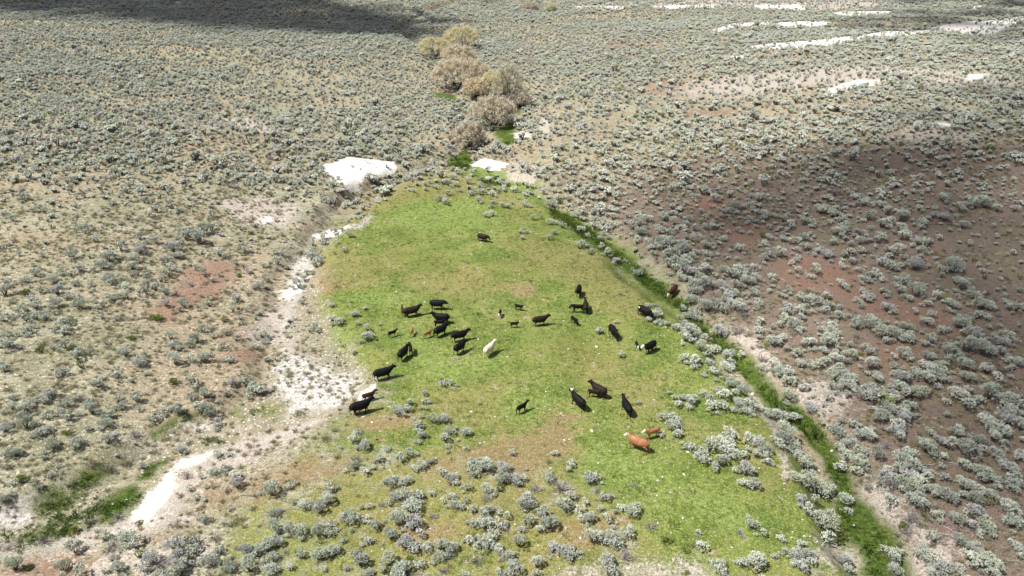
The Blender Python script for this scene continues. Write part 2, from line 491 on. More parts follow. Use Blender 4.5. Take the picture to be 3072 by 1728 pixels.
# ------------------------------------------------------------------ ground sheet
def build_ground():
    ys = [-1500, -700, -300, -120, -50, -15, 0, 8, 14]
    y = 18.0
    while y < 900:
        ys.append(y)
        y += max(.30, y * .0058)
    while y < 6000:
        ys.append(y)
        y *= 1.12
    ys = np.array(ys)
    n = 520
    u = np.linspace(-1, 1, n)
    ext = np.array([.02, .06, .14, .3, .6, 1.0])
    rows = []
    for yy in ys:
        w = 24 + .82 * max(yy, 0)
        mid = u * w
        far = w + (5000 - min(w, 4900)) * ext
        rows.append(np.concatenate([-far[::-1], mid, far]))
    X = np.array(rows)
    Y = np.repeat(ys[:, None], X.shape[1], 1)
    Z = height(X.ravel(), Y.ravel()).reshape(X.shape)
    nr, nc = X.shape
    me = bpy.data.meshes.new('ground')
    co = np.stack([X.ravel(), Y.ravel(), Z.ravel()], 1).astype(np.float32)
    me.vertices.add(nr * nc)
    me.vertices.foreach_set('co', co.ravel())
    i = (np.arange(nr - 1)[:, None] * nc + np.arange(nc - 1)[None]).ravel()
    f = np.stack([i, i + 1, i + nc + 1, i + nc], 1).astype(np.int32)
    me.loops.add(f.size)
    me.loops.foreach_set('vertex_index', f.ravel())
    me.polygons.add(len(f))
    me.polygons.foreach_set('loop_start', np.arange(0, f.size, 4, dtype=np.int32))
    me.polygons.foreach_set('use_smooth', np.ones(len(f), bool))
    me.update()
    me.validate()
    for k in ZONES:
        a = me.attributes.new('z_' + k, 'FLOAT', 'POINT')
        a.data.foreach_set('value', zone(k, X.ravel(), Y.ravel()).astype(np.float32))
    o = bpy.data.objects.new('ground', me)
    S.collection.objects.link(o)
    tag(o, kind='structure')

    m, nt, b = new_mat('ground', .95, .1)
    g = G(nt)
    P = g.n('ShaderNodeNewGeometry').outputs['Position']
    n_big = g.noise(P, .045, 3)
    n_mid = g.noise(P, .22, 4, .6)
    n_edge = g.noise(P, .8, 5, .65)
    n_edge = g.math('ADD', g.math('MULTIPLY', n_edge, .55), g.math('MULTIPLY', n_mid, .45))
    n_fine = g.noise(P, 3.2, 4, .7)
    n_vf = g.noise(P, 9.0, 3, .7)
    # streaky tussocks: noise stretched sideways
    mp = g.n('ShaderNodeMapping')
    mp.inputs['Rotation'].default_value = (0, 0, R(12))
    mp.inputs['Scale'].default_value = (.6, 1.6, 1)
    g.l(P, mp.inputs[0])
    n_str = g.noise(mp.outputs[0], 1.6, 4, .65, .6)

    def fac(name, amp=1.5, w=.3, src=None):
        amp = amp * 1.6
        e = g.math('MULTIPLY', g.math('SUBTRACT', src or n_edge, .5), amp * 2)
        e = g.math('ADD', e, g.math('MULTIPLY', g.math('SUBTRACT', n_fine, .5), .9))
        return g.ramp(g.math('ADD', g.attr('z_' + name), e), -w, w)
    # dry sagebrush flat
    dry = g.mix(g.ramp(n_mid, .35, .65), (.335, .315, .225), (.225, .225, .14))
    dry = g.mix(g.ramp(n_big, .42, .62), dry, (.33, .27, .185))
    dry = g.mix(g.ramp(n_str, .53, .62), dry, (.155, .15, .09))
    dry = g.mix(g.ramp(n_fine, .55, .66), dry, (.60, .54, .43))
    dry = g.mix(g.ramp(n_fine, .44, .36), dry, (.14, .13, .08))
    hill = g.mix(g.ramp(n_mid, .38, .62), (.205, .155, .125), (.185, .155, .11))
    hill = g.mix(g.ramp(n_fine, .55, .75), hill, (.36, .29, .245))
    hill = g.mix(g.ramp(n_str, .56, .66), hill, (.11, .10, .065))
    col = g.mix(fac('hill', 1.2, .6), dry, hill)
    mead = g.mix(g.ramp(n_mid, .36, .64), (.108, .158, .030), (.192, .222, .058))
    mead = g.mix(g.ramp(n_fine, .52, .68), mead, (.29, .31, .13))
    mead = g.mix(g.ramp(n_str, .54, .72, 0, .75), mead, (.07, .105, .027))
    mead = g.mix(g.ramp(n_vf, .56, .68), mead, (.24, .27, .095))
    mead = g.mix(g.ramp(n_big, .50, .64, 0, .55), mead, (.19, .185, .06))
    col = g.mix(fac('meadow'), col, mead)
    ol = g.mix(g.ramp(n_fine, .4, .65), (.21, .19, .065), (.30, .255, .12))
    col = g.mix(g.math('MULTIPLY', fac('olive', 2.0, .8), .6), col, ol)
    br = g.mix(g.ramp(n_fine, .4, .65), (.30, .26, .06), (.43, .43, .16))
    br = g.mix(g.ramp(n_fine, .35, .6), (.108, .178, .036), (.235, .29, .085))
    col = g.mix(g.math('MULTIPLY', fac('bright', 1.8, .7), .85), col, br)
    bw = g.mix(g.ramp(n_fine, .4, .65), (.23, .15, .085), (.33, .24, .15))
    col = g.mix(g.math('MULTIPLY', fac('brown', 1.8, .7), .7), col, bw)
    rd = g.mix(g.ramp(n_fine, .4, .7), (.225, .125, .088), (.29, .19, .145))
    col = g.mix(g.math('MULTIPLY', fac('red', 2.0, .9), .75), col, rd)
    pl = g.mix(g.ramp(n_fine, .35, .65), (.34, .285, .235), (.52, .47, .42))
    col = g.mix(g.math('MULTIPLY', fac('pale', 1.8, .5), .85), col, pl)
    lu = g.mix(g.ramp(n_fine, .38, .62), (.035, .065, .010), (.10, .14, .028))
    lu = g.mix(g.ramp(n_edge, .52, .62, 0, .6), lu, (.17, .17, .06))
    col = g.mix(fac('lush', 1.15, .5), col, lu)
    # cobbles of the wash
    vo = g.n('ShaderNodeTexVoronoi')
    g.l(P, vo.inputs['Vector'])
    vo.inputs['Scale'].default_value = 2.6
    peb = g.mix(g.ramp(vo.outputs['Distance'], .18, .36), (.62, .57, .51), (.26, .235, .16))
    pf = g.math('MULTIPLY', fac('pebbly', 1.6, .5), g.ramp(n_edge, .38, .56))
    col = g.mix(pf, col, peb)
    tr = g.mix(g.ramp(n_fine, .4, .6), (.50, .46, .41), (.36, .32, .27))
    col = g.mix(g.math('MULTIPLY', fac('track', .5, .6), .9), col, tr)
    gv = g.mix(g.ramp(n_fine, .48, .58), (.62, .60, .56), (.31, .29, .235))
    gv = g.mix(g.ramp(n_vf, .54, .64), gv, (.25, .23, .18))
    col = g.mix(fac('gravel', 1.6, .5), col, gv)
    wh = g.mix(g.ramp(n_fine, .5, .72), (.74, .71, .66), (.50, .45, .39))
    wh = g.mix(g.ramp(n_str, .52, .62, 0, .7), wh, (.50, .44, .37))
    wh = g.mix(g.ramp(g.noise(P, 1.3, 6, .75, 1.5), .56, .62, 0, .8), wh, (.30, .26, .20))
    col = g.mix(fac('white', 1.1, .35), col, wh)
    # fine grain of litter and stalks
    k = g.math('ADD', g.ramp(n_vf, .32, .68, .6, 1.38), 0)
    sc = g.n('ShaderNodeVectorMath', operation='SCALE')
    g.l(col, sc.inputs[0])
    g.l(k, sc.inputs['Scale'])
    g.l(sc.outputs[0], b.inputs['Base Color'])
    bp = g.n('ShaderNodeBump')
    bp.inputs['Strength'].default_value = .9
    bp.inputs['Distance'].default_value = .12
    hh = g.math('ADD', g.math('MULTIPLY', n_fine, .7), g.math('MULTIPLY', n_vf, .4))
    g.l(g.math('ADD', hh, g.math('MULTIPLY', n_str, .8)), bp.inputs['Height'])
    g.l(bp.outputs[0], b.inputs['Normal'])
    me.materials.append(m)
    return o


build_ground()


# ------------------------------------------------------------------ clouds overhead: their shadows lie on the valley
def cloud(outline_px, alt=1900, r=6.5, cover=1.0, edge=30, seed=0):
    p = np.array(outline_px, float)
    x, y, z = ground_at(p[:, 0], np.maximum(p[:, 1], -40))
    poly = np.stack([x, y], 1)
    lo, hi = poly.min(0) - edge, poly.max(0) + edge
    rg = np.random.default_rng(seed)
    n = int((hi - lo).prod() / (math.pi * r * r) * 2.2 * cover) + 1
    n = min(n, 14000)
    q = rg.uniform(lo, hi, (n, 2))
    d = sdist(q[:, 0], q[:, 1], poly) / edge
    nz = vnoise(q[:, 0], q[:, 1], edge * 1.3, 31 + seed) - .5
    keep = rg.random(n) < sstep(-1, 1, d + nz * .8)
    q = q[keep]
    ico = [(0, 0, -1), (.72, -.53, -.45), (-.28, -.85, -.45), (-.89, 0, -.45), (-.28, .85, -.45), (.72, .53, -.45), (.28, -.85, .45), (-.72, -.53, .45),
           (-.72, .53, .45), (.28, .85, .45), (.89, 0, .45), (0, 0, 1)]
    fc = [(0, 1, 2), (1, 0, 5), (0, 2, 3), (0, 3, 4), (0, 4, 5), (1, 5, 10), (2, 1, 6), (3, 2, 7), (4, 3, 8), (5, 4, 9), (1, 10, 6), (2, 6, 7), (3, 7, 8),
          (4, 8, 9), (5, 9, 10), (6, 10, 11), (7, 6, 11), (8, 7, 11), (9, 8, 11), (10, 9, 11)]
    ico = np.array(ico)
    t = alt / sun_vec.z
    V, F = [], []
    for i, (a, b_) in enumerate(q):
        c = np.array([a + sun_vec.x * t, b_ + sun_vec.y * t, alt]) + rg.normal(0, 4, 3) * (.3, .3, 2)
        rr = r * rg.uniform(.7, 1.3)
        V.append(ico * rr * rg.uniform(.85, 1.15, (12, 1)) + c)
        F += [(f[0] + 12 * i, f[1] + 12 * i, f[2] + 12 * i) for f in fc]
    m, nt_, b = new_mat('cloud', 1, 0)
    b.inputs['Base Color'].default_value = (.9, .9, .9, 1)
    o = mesh_obj('cloud', np.concatenate(V), F, m, smooth=True)
    tag(o, kind='structure')


cloud([(-400, -10), (300, -20), (950, -10), (1040, 24), (1180, 30), (1300, 62), (1290, 104), (1000, 96), (700, 80), (420, 52), (0, 34), (-400, 28)], r=9, edge=28, cover=1.5, seed=1)
cloud([(3300, 250), (3040, 330), (2800, 420), (2620, 520), (2640, 640), (2900, 740), (3500, 780), (3900, 450)], r=5, edge=52, cover=.68, seed=2)
cloud([(2150, 640), (2450, 500), (2900, 320), (3400, 260), (4200, 1900), (2900, 1800), (2660, 1500), (2470, 1180), (2240, 900)], r=4, edge=22, cover=.3, seed=3)
cloud([(2620, -20), (3300, -30), (3400, 140), (3000, 130), (2760, 70), (2660, 30)], r=8, edge=30, cover=.4, seed=4)


# ------------------------------------------------------------------ plants
def kite(V, F, p, d, L, w, up=None):
    """one leaf blade: a narrow kite"""
    d = d / np.linalg.norm(d)
    s = np.cross(d, rng.normal(size=3))
    s /= np.linalg.norm(s) + 1e-9
    n = len(V)
    V += [p, p + d * L * .55 + s * w, p + d * L, p + d * L * .55 - s * w]
    F.append((n, n + 1, n + 2, n + 3))


def prism(V, F, a, b, ra, rb):
    d = b - a
    d = d / (np.linalg.norm(d) + 1e-9)
    s = np.cross(d, (.3, .2, .9) if abs(d[2]) < .9 else (1, 0, 0))
    s /= np.linalg.norm(s)
    t = np.cross(d, s)
    n = len(V)
    for c, r in ((a, ra), (b, rb)):
        for k in range(3):
            an = k * 2.094
            V.append(c + r * (math.cos(an) * s + math.sin(an) * t))
    for k in range(3):
        j = (k + 1) % 3
        F.append((n + k, n + j, n + 3 + j, n + 3 + k))


def spindle(V, F, p, d, L, r, n=5):
    """one leafy spray: a short solid bud-shaped tuft"""
    d = d / np.linalg.norm(d)
    s = np.cross(d, (.31, .17, .9) if abs(d[2]) < .9 else (1, 0, .1))
    s /= np.linalg.norm(s)
    t = np.cross(d, s)
    b = len(V)
    V.append(p)
    for k in range(n):
        a = k * 6.2832 / n
        V.append(p + d * L * .55 * rng.uniform(.8, 1.2) + (s * math.cos(a) + t * math.sin(a)) * r * rng.uniform(.75, 1.25))
    V.append(p + d * L)
    for k in range(n):
        F.append((b, b + 1 + (k + 1) % n, b + 1 + k))
        F.append((b + 1 + k, b + 1 + (k + 1) % n, b + n + 1))


def sage_geo(tips, blades, L, w, lobes, hgt=.62, stems=18, elong=1.0, sr=.024, sn=4):
    """unit-wide rounded sagebrush of several lobes of upright leafy sprays"""
    V, F, V2, F2 = [], [], [], []
    lb = []
    for i in range(lobes):
        a = i * 6.283 / lobes + rng.uniform(-.5, .5)
        q = rng.uniform(.12, .25) if lobes > 1 else 0
        lb.append((q * math.cos(a) * elong, q * math.sin(a) / elong, hgt * rng.uniform(.34, .58), rng.uniform(.15, .25)))
    area = np.array([l[3] ** 2 for l in lb])
    cnt = np.maximum(2, (tips * area / area.sum()).astype(int))
    for (cx, cy, cz, r), n in zip(lb, cnt):
        for _ in range(n):
            a = rng.uniform(0, 6.283)
            ct = rng.uniform(-.4, 1)
            st = math.sqrt(max(0, 1 - ct * ct))
            dr = np.array([st * math.cos(a), st * math.sin(a), ct])
            p = np.array([cx, cy, cz]) + dr * r * rng.uniform(.70, 1.05) * np.array([1, 1, .95])
            p[2] = max(p[2], .09)
            base_d = dr * .7 + np.array([0, 0, .75]) + rng.normal(0, .15, 3)
            spindle(V, F, p - dr * L * .2, base_d, L * rng.uniform(.8, 1.35), sr * rng.uniform(.8, 1.25), sn)
            for _ in range(blades):
                kite(V, F, p + rng.normal(0, .016, 3), base_d + rng.normal(0, .42, 3), L * rng.uniform(.7, 1.3), w)
    for i in range(stems):
        l = lb[i % lobes]
        e = np.array([l[0] + rng.normal(0, .08), l[1] + rng.normal(0, .08), l[2] * rng.uniform(.7, 1.25)])
        m_ = np.array([e[0] * .45, e[1] * .45, e[2] * .35]) + rng.normal(0, .02, 3)
        prism(V2, F2, np.array([rng.normal(0, .02), rng.normal(0, .02), -.05]), m_, .022, .015)
        prism(V2, F2, m_, e, .015, .006)
    return V, F, V2, F2


def twig_geo(n=26, hgt=.6, leaf=0):
    """bare twiggy shrub"""
    V, F = [], []
    for _ in range(n):
        a = rng.uniform(0, 6.283)
        o = rng.uniform(.15, .5)
        e = np.array([o * math.cos(a), o * math.sin(a), hgt * rng.uniform(.35, 1) * (1 - o * .6)])
        m_ = e * np.array([.45, .45, .55]) + rng.normal(0, .03, 3)
        prism(V, F, np.array([0, 0, -.04]), m_, .018, .013)
        prism(V, F, m_, e, .013, .005)
        for _ in range(4):
            s = m_ + (e - m_) * rng.uniform(.1, .9)
            prism(V, F, s, s + (e - m_) * .4 + rng.normal(0, .07, 3), .008, .004)
    return V, F


def mesh_only(name, V, F, mats, idx=None):
    me = bpy.data.meshes.new(name)
    me.from_pydata([tuple(map(float, v)) for v in V], [], F)
    for m in mats: me.materials.append(m)
    if idx is not None:
        me.polygons.foreach_set('material_index', idx)
    return me


SAGE = []
for i in range(8):
    V, F, V2, F2 = sage_geo(230, 3, .095, .010, [4, 5, 3, 6, 5, 4, 2, 6][i], [.78, .85, .7, .75, .9, .8, 1.0, .7][i], elong=[1, 1.25, .9, 1.1, 1, 1.35, 1, 1.2][i])
    SAGE.append((mesh_only('foliage', V, F, [M_sage]), mesh_only('branches', V2, F2, [M_bark])))
DEAD = [mesh_only('dead_shrub', *twig_geo(26, h), [M_dead]) for h in (.6, .5, .7)]
RAB = []
for i in range(3):
    V, F, V2, F2 = sage_geo(90, 7, .15, .010, 3, .6)
    RAB.append((mesh_only('foliage', V, F, [M_rabbit]), mesh_only('branches', V2, F2, [M_bark])))


def merged(parts):
    V, F, idx, mats = [], [], [], []
    for v, f, m in parts:
        n = len(V)
        V += v
        F += [tuple(a + n for a in q) for q in f]
        idx += [len(mats)] * len(f)
        mats.append(m)
    return V, F, mats, idx


def template_collection(name, meshes):
    c = bpy.data.collections.new(name)
    for i, me in enumerate(meshes):
        o = bpy.data.objects.new('%s_%02d' % (name, i), me)
        c.objects.link(o)
    return c


def scatter(name, pts, scale, coll, nvar, kind_label, var=None, flat=None):
    """one object whose points each carry a copy of one of the plants in coll"""
    n = len(pts)
    me = bpy.data.meshes.new(name)
    me.vertices.add(n)
    me.vertices.foreach_set('co', np.asarray(pts, np.float32).ravel())
    a = me.attributes.new('sc', 'FLOAT_VECTOR', 'POINT')
    s = np.stack([scale * rng.uniform(.85, 1.15, n), scale * rng.uniform(.85, 1.15, n), scale * rng.uniform(.8, 1.15, n) * (1 if flat is None else flat)], 1)
    a.data.foreach_set('vector', s.astype(np.float32).ravel())
    a = me.attributes.new('rot', 'FLOAT_VECTOR', 'POINT')
    r = np.zeros((n, 3))
    r[:, 2] = rng.uniform(0, 6.283, n)
    r[:, :2] = rng.normal(0, .08, (n, 2))
    a.data.foreach_set('vector', r.astype(np.float32).ravel())
    a = me.attributes.new('vi', 'INT', 'POINT')
    a.data.foreach_set('value', (rng.integers(0, nvar, n) if var is None else var).astype(np.int32))
    o = bpy.data.objects.new(name, me)
    S.collection.objects.link(o)
    tag(o, *kind_label, kind='stuff')
    ng = bpy.data.node_groups.new(name + '_scatter', 'GeometryNodeTree')
    ng.interface.new_socket('Geometry', in_out='INPUT', socket_type='NodeSocketGeometry')
    ng.interface.new_socket('Geometry', in_out='OUTPUT', socket_type='NodeSocketGeometry')
    gi, go = ng.nodes.new('NodeGroupInput'), ng.nodes.new('NodeGroupOutput')
    ci = ng.nodes.new('GeometryNodeCollectionInfo')
    ci.inputs['Collection'].default_value = coll
    ci.inputs['Separate Children'].default_value = True
    ci.inputs['Reset Children'].default_value = True
    ip = ng.nodes.new('GeometryNodeInstanceOnPoints')
    ip.inputs['Pick Instance'].default_value = True

    def at(nm, ty):
        q = ng.nodes.new('GeometryNodeInputNamedAttribute')
        q.data_type = ty
        q.inputs[0].default_value = nm
        return q.outputs[0]
    L = ng.links.new
    mp = ng.nodes.new('GeometryNodeMeshToPoints')
    L(gi.outputs[0], mp.inputs[0])
    L(mp.outputs[0], ip.inputs['Points'])
    L(ci.outputs[0], ip.inputs['Instance'])
    L(at('vi', 'INT'), ip.inputs['Instance Index'])
    L(at('rot', 'FLOAT_VECTOR'), ip.inputs['Rotation'])
    L(at('sc', 'FLOAT_VECTOR'), ip.inputs['Scale'])
    L(ip.outputs[0], go.inputs[0])
    md = o.modifiers.new('scatter', 'NODES')
    md.node_group = ng
    return o


#BUSHES
# shrubs read off the photograph: (x, y, width) in enlarged tiles; kinds: s sagebrush, d dead shrub, g green rabbitbrush
TILES = [
 (0, 576, 2.5156, "915,420,90 1060,430,110 790,410,60 730,360,70 950,300,50 1060,340,70 1185,365,90 1390,300,90 1340,345,60 1500,350,140 1560,280,120 1310,415,120 1340,470,100 1235,510,80 1660,455,90 1700,480,70 1850,450,90 1800,530,80 1880,600,70 1800,620,60g 1940,700,90 2000,550,60 820,490,120 780,550,100 1010,500,80 1010,550,110 610,580,90 545,470,110 270,610,90 210,660,90 410,655,110 690,695,60 565,690,70 440,740,110 520,785,80 830,640,110 950,710,90 1110,700,80 1180,715,90 1260,750,80 1290,610,90 1300,580,70 1530,600,70 1120,640,70 870,785,120 960,780,90 1340,760,80d 1110,750,90 610,845,120 725,830,50 780,850,60 435,835,100 280,845,110 155,895,90 40,750,110 200,750,90g 200,945,90 280,940,80 345,950,80 25,950,90 500,970,110 490,1050,90 205,1040,90 90,1080,90 75,1140,130 310,740,80 1180,940,100g 1575,830,90 1500,855,60d 1385,855,80 1590,785,80g 1800,810,100 1765,885,110 1540,1030,90 1690,1045,60 1490,1105,100 1430,1150,80 1310,1155,100 1980,1070,90 1920,1165,70 1690,1160,70 1790,1100,70 1610,1090,50 1990,1130,60 1330,1265,130 1540,1255,100 1740,1270,80 1060,1280,110 890,1380,80 490,1360,90 40,1330,90 1310,1425,90g 1750,1430,80 1860,1430,90 950,1220,80 490,1150,90 310,1185,80g 540,1185,60g 990,1095,60g 2380,1025,80 2490,960,100 2560,990,80 2510,855,60 2240,275,80 2120,310,70 60,690,70 150,470,60 330,480,60 100,200,70 300,130,80 180,40,90 640,20,80 860,80,70 1090,60,80 1270,70,70 650,270,90 480,590,80 600,260,60"),
 (2048, 576, 2.5156, "45,205,90 130,220,60 240,55,75 70,35,60 380,115,100 340,150,70 510,105,70 570,50,70 510,205,60 610,170,80 500,315,45 415,285,65 230,270,80 430,435,70 175,400,80 190,460,100 650,345,50 600,400,80 755,360,60 835,370,80 905,345,80 800,265,70 760,210,70 910,225,80 970,235,60 1040,120,130 1120,160,80 1190,220,80 1170,290,110 1130,380,70 925,425,75 1040,430,60 1080,470,110 740,470,90 650,510,100 810,540,50 860,590,60 860,635,40 990,600,80 965,640,60 1195,705,85 660,750,50 730,775,60 800,740,50 890,800,80 960,810,100 1030,840,80 1110,870,80 1070,790,70 790,900,80 870,890,100 590,970,70 760,960,90 840,1000,110 560,850,70 1100,1130,130 1110,1030,120 1180,940,80 1060,900,60 1060,1200,70 870,1230,90 910,1150,70 890,1310,110 1150,1250,110 1240,1230,90 1040,1300,90 1230,1400,150 1150,1340,80 1420,990,140 1510,1060,150 1320,1080,80d 1540,870,100 1405,790,80 1330,830,60 1390,1170,80 1400,1210,70 1420,1300,120 1680,1005,100 1700,1105,110 1850,980,90 1950,1050,80 1745,910,55 1860,1110,80 1910,785,90 1760,750,120 1660,680,80 1660,640,60 1550,765,50 1450,620,90 1360,660,80 1335,590,60 1200,570,50 1275,530,60 1335,450,60 1335,375,70 1215,480,60 1500,535,80 1570,570,80 1540,490,60 1500,240,90 1540,150,80 1490,100,80 1400,185,90 1360,80,90 1300,40,80 1320,300,60 1470,360,80 1590,450,90 1660,490,70 1790,450,70 1650,190,100 1640,270,80 1680,340,90 1770,380,70 1830,390,80 1800,240,80 1970,40,110 1970,190,100 2270,80,130 2080,130,80 2100,690,130 2040,560,150 1950,590,90 1740,550,120 2190,770,100 2020,850,100 2080,990,120 2240,850,110 2310,860,100 2500,870,90 2220,930,90 2200,1080,120 2260,1190,140 2400,1120,110 2460,1080,90 2010,1190,120 1660,1230,100 1600,1330,80 1850,1240,110 1880,1330,160 1850,1400,140 1650,1400,110 1460,1400,100 2110,1310,120 2280,1330,110 2490,1280,110 2400,1210,80 2350,1420,90 2130,1400,110 1340,1215,45g"),
 (0, 1152, 2.5156, "165,240,110 200,300,110 45,325,100 355,240,80 320,355,130 255,310,60 385,60,120 340,130,80 190,165,120 95,170,80 620,100,90d 510,145,100 460,225,80 515,250,80 700,195,110 760,220,60 850,230,80 810,290,110 665,335,60 890,110,80 920,175,80 1040,110,90 1050,185,60 1180,265,85 1245,200,90 1350,190,110 1480,155,70 1545,75,100 1710,70,70 1580,205,120 1640,300,80 1930,25,150 1000,360,100d 820,410,100 405,455,115 575,450,130 130,510,120 300,780,60 110,740,80 160,700,100g 510,355,90g 40,860,100 480,660,60d 1365,495,90 1080,620,70 1645,535,90 1725,530,60 1600,665,80 1680,645,80 1410,690,90d 1800,750,110 2055,790,150 2180,775,80 2300,895,120 2410,940,110 2480,860,120 2480,780,90 2070,970,100 2080,1080,120 2180,1080,110 2270,1100,130 2400,1110,120 2470,1130,80 2540,1100,60 2020,1210,150 2100,1190,110 1860,1240,110 1940,1250,100 1345,1210,170 960,1145,150 795,1150,90 825,1235,110d 1150,1310,150 1340,1330,150 1370,1390,120 1330,1430,150 900,1385,100 790,1415,60 490,1375,120 120,1360,140 210,1375,70g 690,1035,90d 340,1160,120d 60,1220,110d 560,1100,100g 1060,1040,80g 1540,1025,80 1600,1330,130 1700,1340,80 1740,1370,120 1880,1370,150 2010,1330,120 2040,1400,130 2190,1385,70 2280,1290,90 2420,1290,120 2520,1250,120 2160,1250,60d 900,980,110d 1580,1430,100d 2440,1390,60 1200,1410,80"),
 (2048, 1152, 2.5156, "60,120,110 150,100,100 260,170,190 250,60,120 400,40,130 430,160,110 510,190,120 655,220,130 750,270,150 770,340,140 760,420,120 820,470,120 910,600,120 870,540,100 850,700,100 930,730,150 1030,800,150 890,870,100 470,410,85 580,420,80 600,490,120 490,500,60 300,450,180 370,530,110 290,580,110 40,465,80 150,560,120 480,650,120 540,750,110 635,590,65 1060,1030,190 1190,1140,120g 1230,870,110 1250,950,60 520,1055,100 430,1110,80d 120,1115,50 160,1225,90 735,1165,55 690,1300,55 945,1270,100 780,1265,60 850,1290,100 550,1350,150 270,1370,120 450,1360,80 1215,1330,120 1575,1300,120 1590,1390,110 900,1370,120 790,50,130 960,180,110 1080,100,80 1160,340,140 1110,330,60 1370,370,170 1250,440,120 1330,590,150 1300,660,80 1460,540,110 1620,350,130 1660,260,110 1550,170,130 1480,240,140 1390,70,180 1230,10,120 1700,170,110 1760,50,150 1650,30,100 1580,110,110 2080,70,150 2310,60,160 2420,120,150 2500,200,120 2430,260,140 2370,330,170 2540,310,120 2340,400,100 1840,470,140 1940,420,110 2060,360,110 2140,480,170 2230,430,100 1650,610,200 1560,700,150 1690,770,190 1500,740,100 1750,880,150 1810,680,90 1960,700,90 1880,810,110 2000,850,130 2120,770,120 2240,680,140 2340,710,110 2350,520,100 2420,610,110 2500,760,140 2550,530,100 2320,830,120 2200,880,110 2460,920,150 2520,700,80 2480,1040,120 1900,980,90 2060,1010,120 2270,1050,150 2200,960,120 2310,1100,100 2080,1180,110 2140,1220,110 1780,1270,120 1690,1100,110d 1950,1380,150 1900,1430,140 2290,1350,150 2330,1400,140 2250,1300,80 2530,1230,100 1700,1000,130d 1580,780,120d 1520,460,90d 1695,685,50g 1660,1060,90g 1420,1115,60g 20,1240,70g 30,1420,50g"),
 (1024, 1152, 2.5156, "420,195,110 500,175,100 630,65,55 637,125,60 640,182,50 540,262,42 603,245,50 370,262,30 700,265,95 775,260,95 580,305,90 612,375,95 820,350,100 795,410,90 940,358,105 130,350,70 100,410,90 183,460,110 262,412,30 345,490,60 285,570,75 455,570,85 515,530,85 600,615,95 675,580,85 945,488,55 797,512,38 1285,523,62 1600,520,60 185,655,90 100,610,100 990,580,100 1080,615,150 1215,640,110 765,665,90 845,690,95 1220,720,120 1315,715,110 400,715,120 490,725,100 1390,645,42 1730,610,78 1560,715,95 1660,765,150d 1460,780,100d 1870,715,115 1100,790,110 1090,850,100d 955,780,80 830,740,80d 830,850,90 860,900,110 935,885,60 410,840,110 500,820,120 680,820,70 590,840,80 1390,890,165 1690,910,140 1740,860,90 1840,890,75 1985,850,95 1920,795,80d 1955,945,65 1875,1005,120 2010,1030,80 2195,940,150 540,920,170 430,1010,150 540,1050,150 200,925,60 150,935,50 70,1000,160 20,990,60 300,900,80d 265,1060,110 215,1180,80 370,1130,130 685,990,80d 1090,960,120 1190,965,70 1260,985,80 1000,1040,100 1080,1040,150 1180,1060,90 1230,1080,80d 1410,1030,110 1500,970,90 1565,1050,150 1900,1150,150 2160,1120,120 2060,1180,150 2330,1060,90d 1080,1180,180 960,1190,80 1335,1190,110 1600,1220,120 1690,1250,140 1750,1275,80 490,1200,140 560,1220,90 650,1220,120 750,1210,120 840,1230,120 740,1300,110 140,1320,160 350,1320,150 480,1380,150 590,1370,90 1180,1240,110 1265,1290,120 1310,1360,150 1480,1350,110 1020,1310,110d 765,1390,90d 2000,1345,160 2130,1290,120d 940,1430,70 200,1420,110 430,1425,160 40,1390,60 1190,1420,80 2450,1165,90g 20,1180,60 80,1110,50 2495,80,60 2520,105,50 2220,135,90 2470,250,120 2500,310,120 2520,380,60 2415,380,65 2215,750,60d 515,1310,80g"),
 (1700, 640, 4.025, "160,385,140 285,465,100 410,395,90 480,480,110 600,565,120 700,570,50 530,520,60 400,310,80 490,290,100 240,265,80 185,190,110 860,725,130 780,690,60 1060,1200,170 980,1120,80 1065,1110,70 1110,1310,90 1210,1340,80 1290,1380,80 1370,1270,80 1440,1340,100 1510,1380,110 400,1420,110 590,1310,60 660,970,70d 870,1020,70d 1040,480,80 1080,540,50 870,110,180 890,220,160 980,60,150 1180,50,140 1130,210,120 1240,230,120 1320,110,130 1470,70,110 1620,90,70 1410,170,90 1540,180,110 1780,170,100 2070,200,90 2200,245,60 2230,80,90 2090,435,110 2440,300,90 2400,390,90 1880,310,100 1520,310,110 1525,375,50 1680,400,120 1690,500,120 1810,490,60 1500,520,90 1150,330,180 1010,350,140 840,330,120 1110,400,120 1250,370,120 1400,420,190 1300,470,150 1180,500,130 1400,620,230 1480,700,200 1330,680,130 1370,790,120 1680,700,130 1600,850,220 1540,920,180 1500,1050,160 1700,1120,220 1540,1200,150 1870,880,160 1780,950,130d 1900,680,150 2100,680,150 2000,740,150 2280,650,110 2180,820,160 2290,800,110 2050,870,150 1990,960,160 2050,1120,220 1930,1010,130 2250,950,120 2310,1110,110 2460,940,80 2370,1000,60d 2350,1310,110 1870,1420,190 2100,1400,120 2470,770,120 330,70,130 440,130,120 590,140,110 560,40,120 130,30,120 2400,540,130 2540,500,90"),
 (1312, 440, 5.031, "160,710,115 360,665,80 505,710,115 660,690,140 60,790,130 110,840,120 640,810,120 830,840,90 830,900,80 980,880,120 1060,900,110 1130,850,70 1320,870,150 730,1030,120 830,1010,120 1440,1075,120 1570,1070,80 1700,1140,140 1890,1190,130 1760,1290,120 1690,1375,110 1255,1280,90 1350,1290,90 1280,1370,100 1310,1235,50 2130,1050,150 1730,860,190 1990,790,130 230,470,130 460,520,150 270,570,120 220,600,90 640,590,130 1720,560,110 770,350,120 2340,980,150 2400,1080,160 2500,1150,150"),
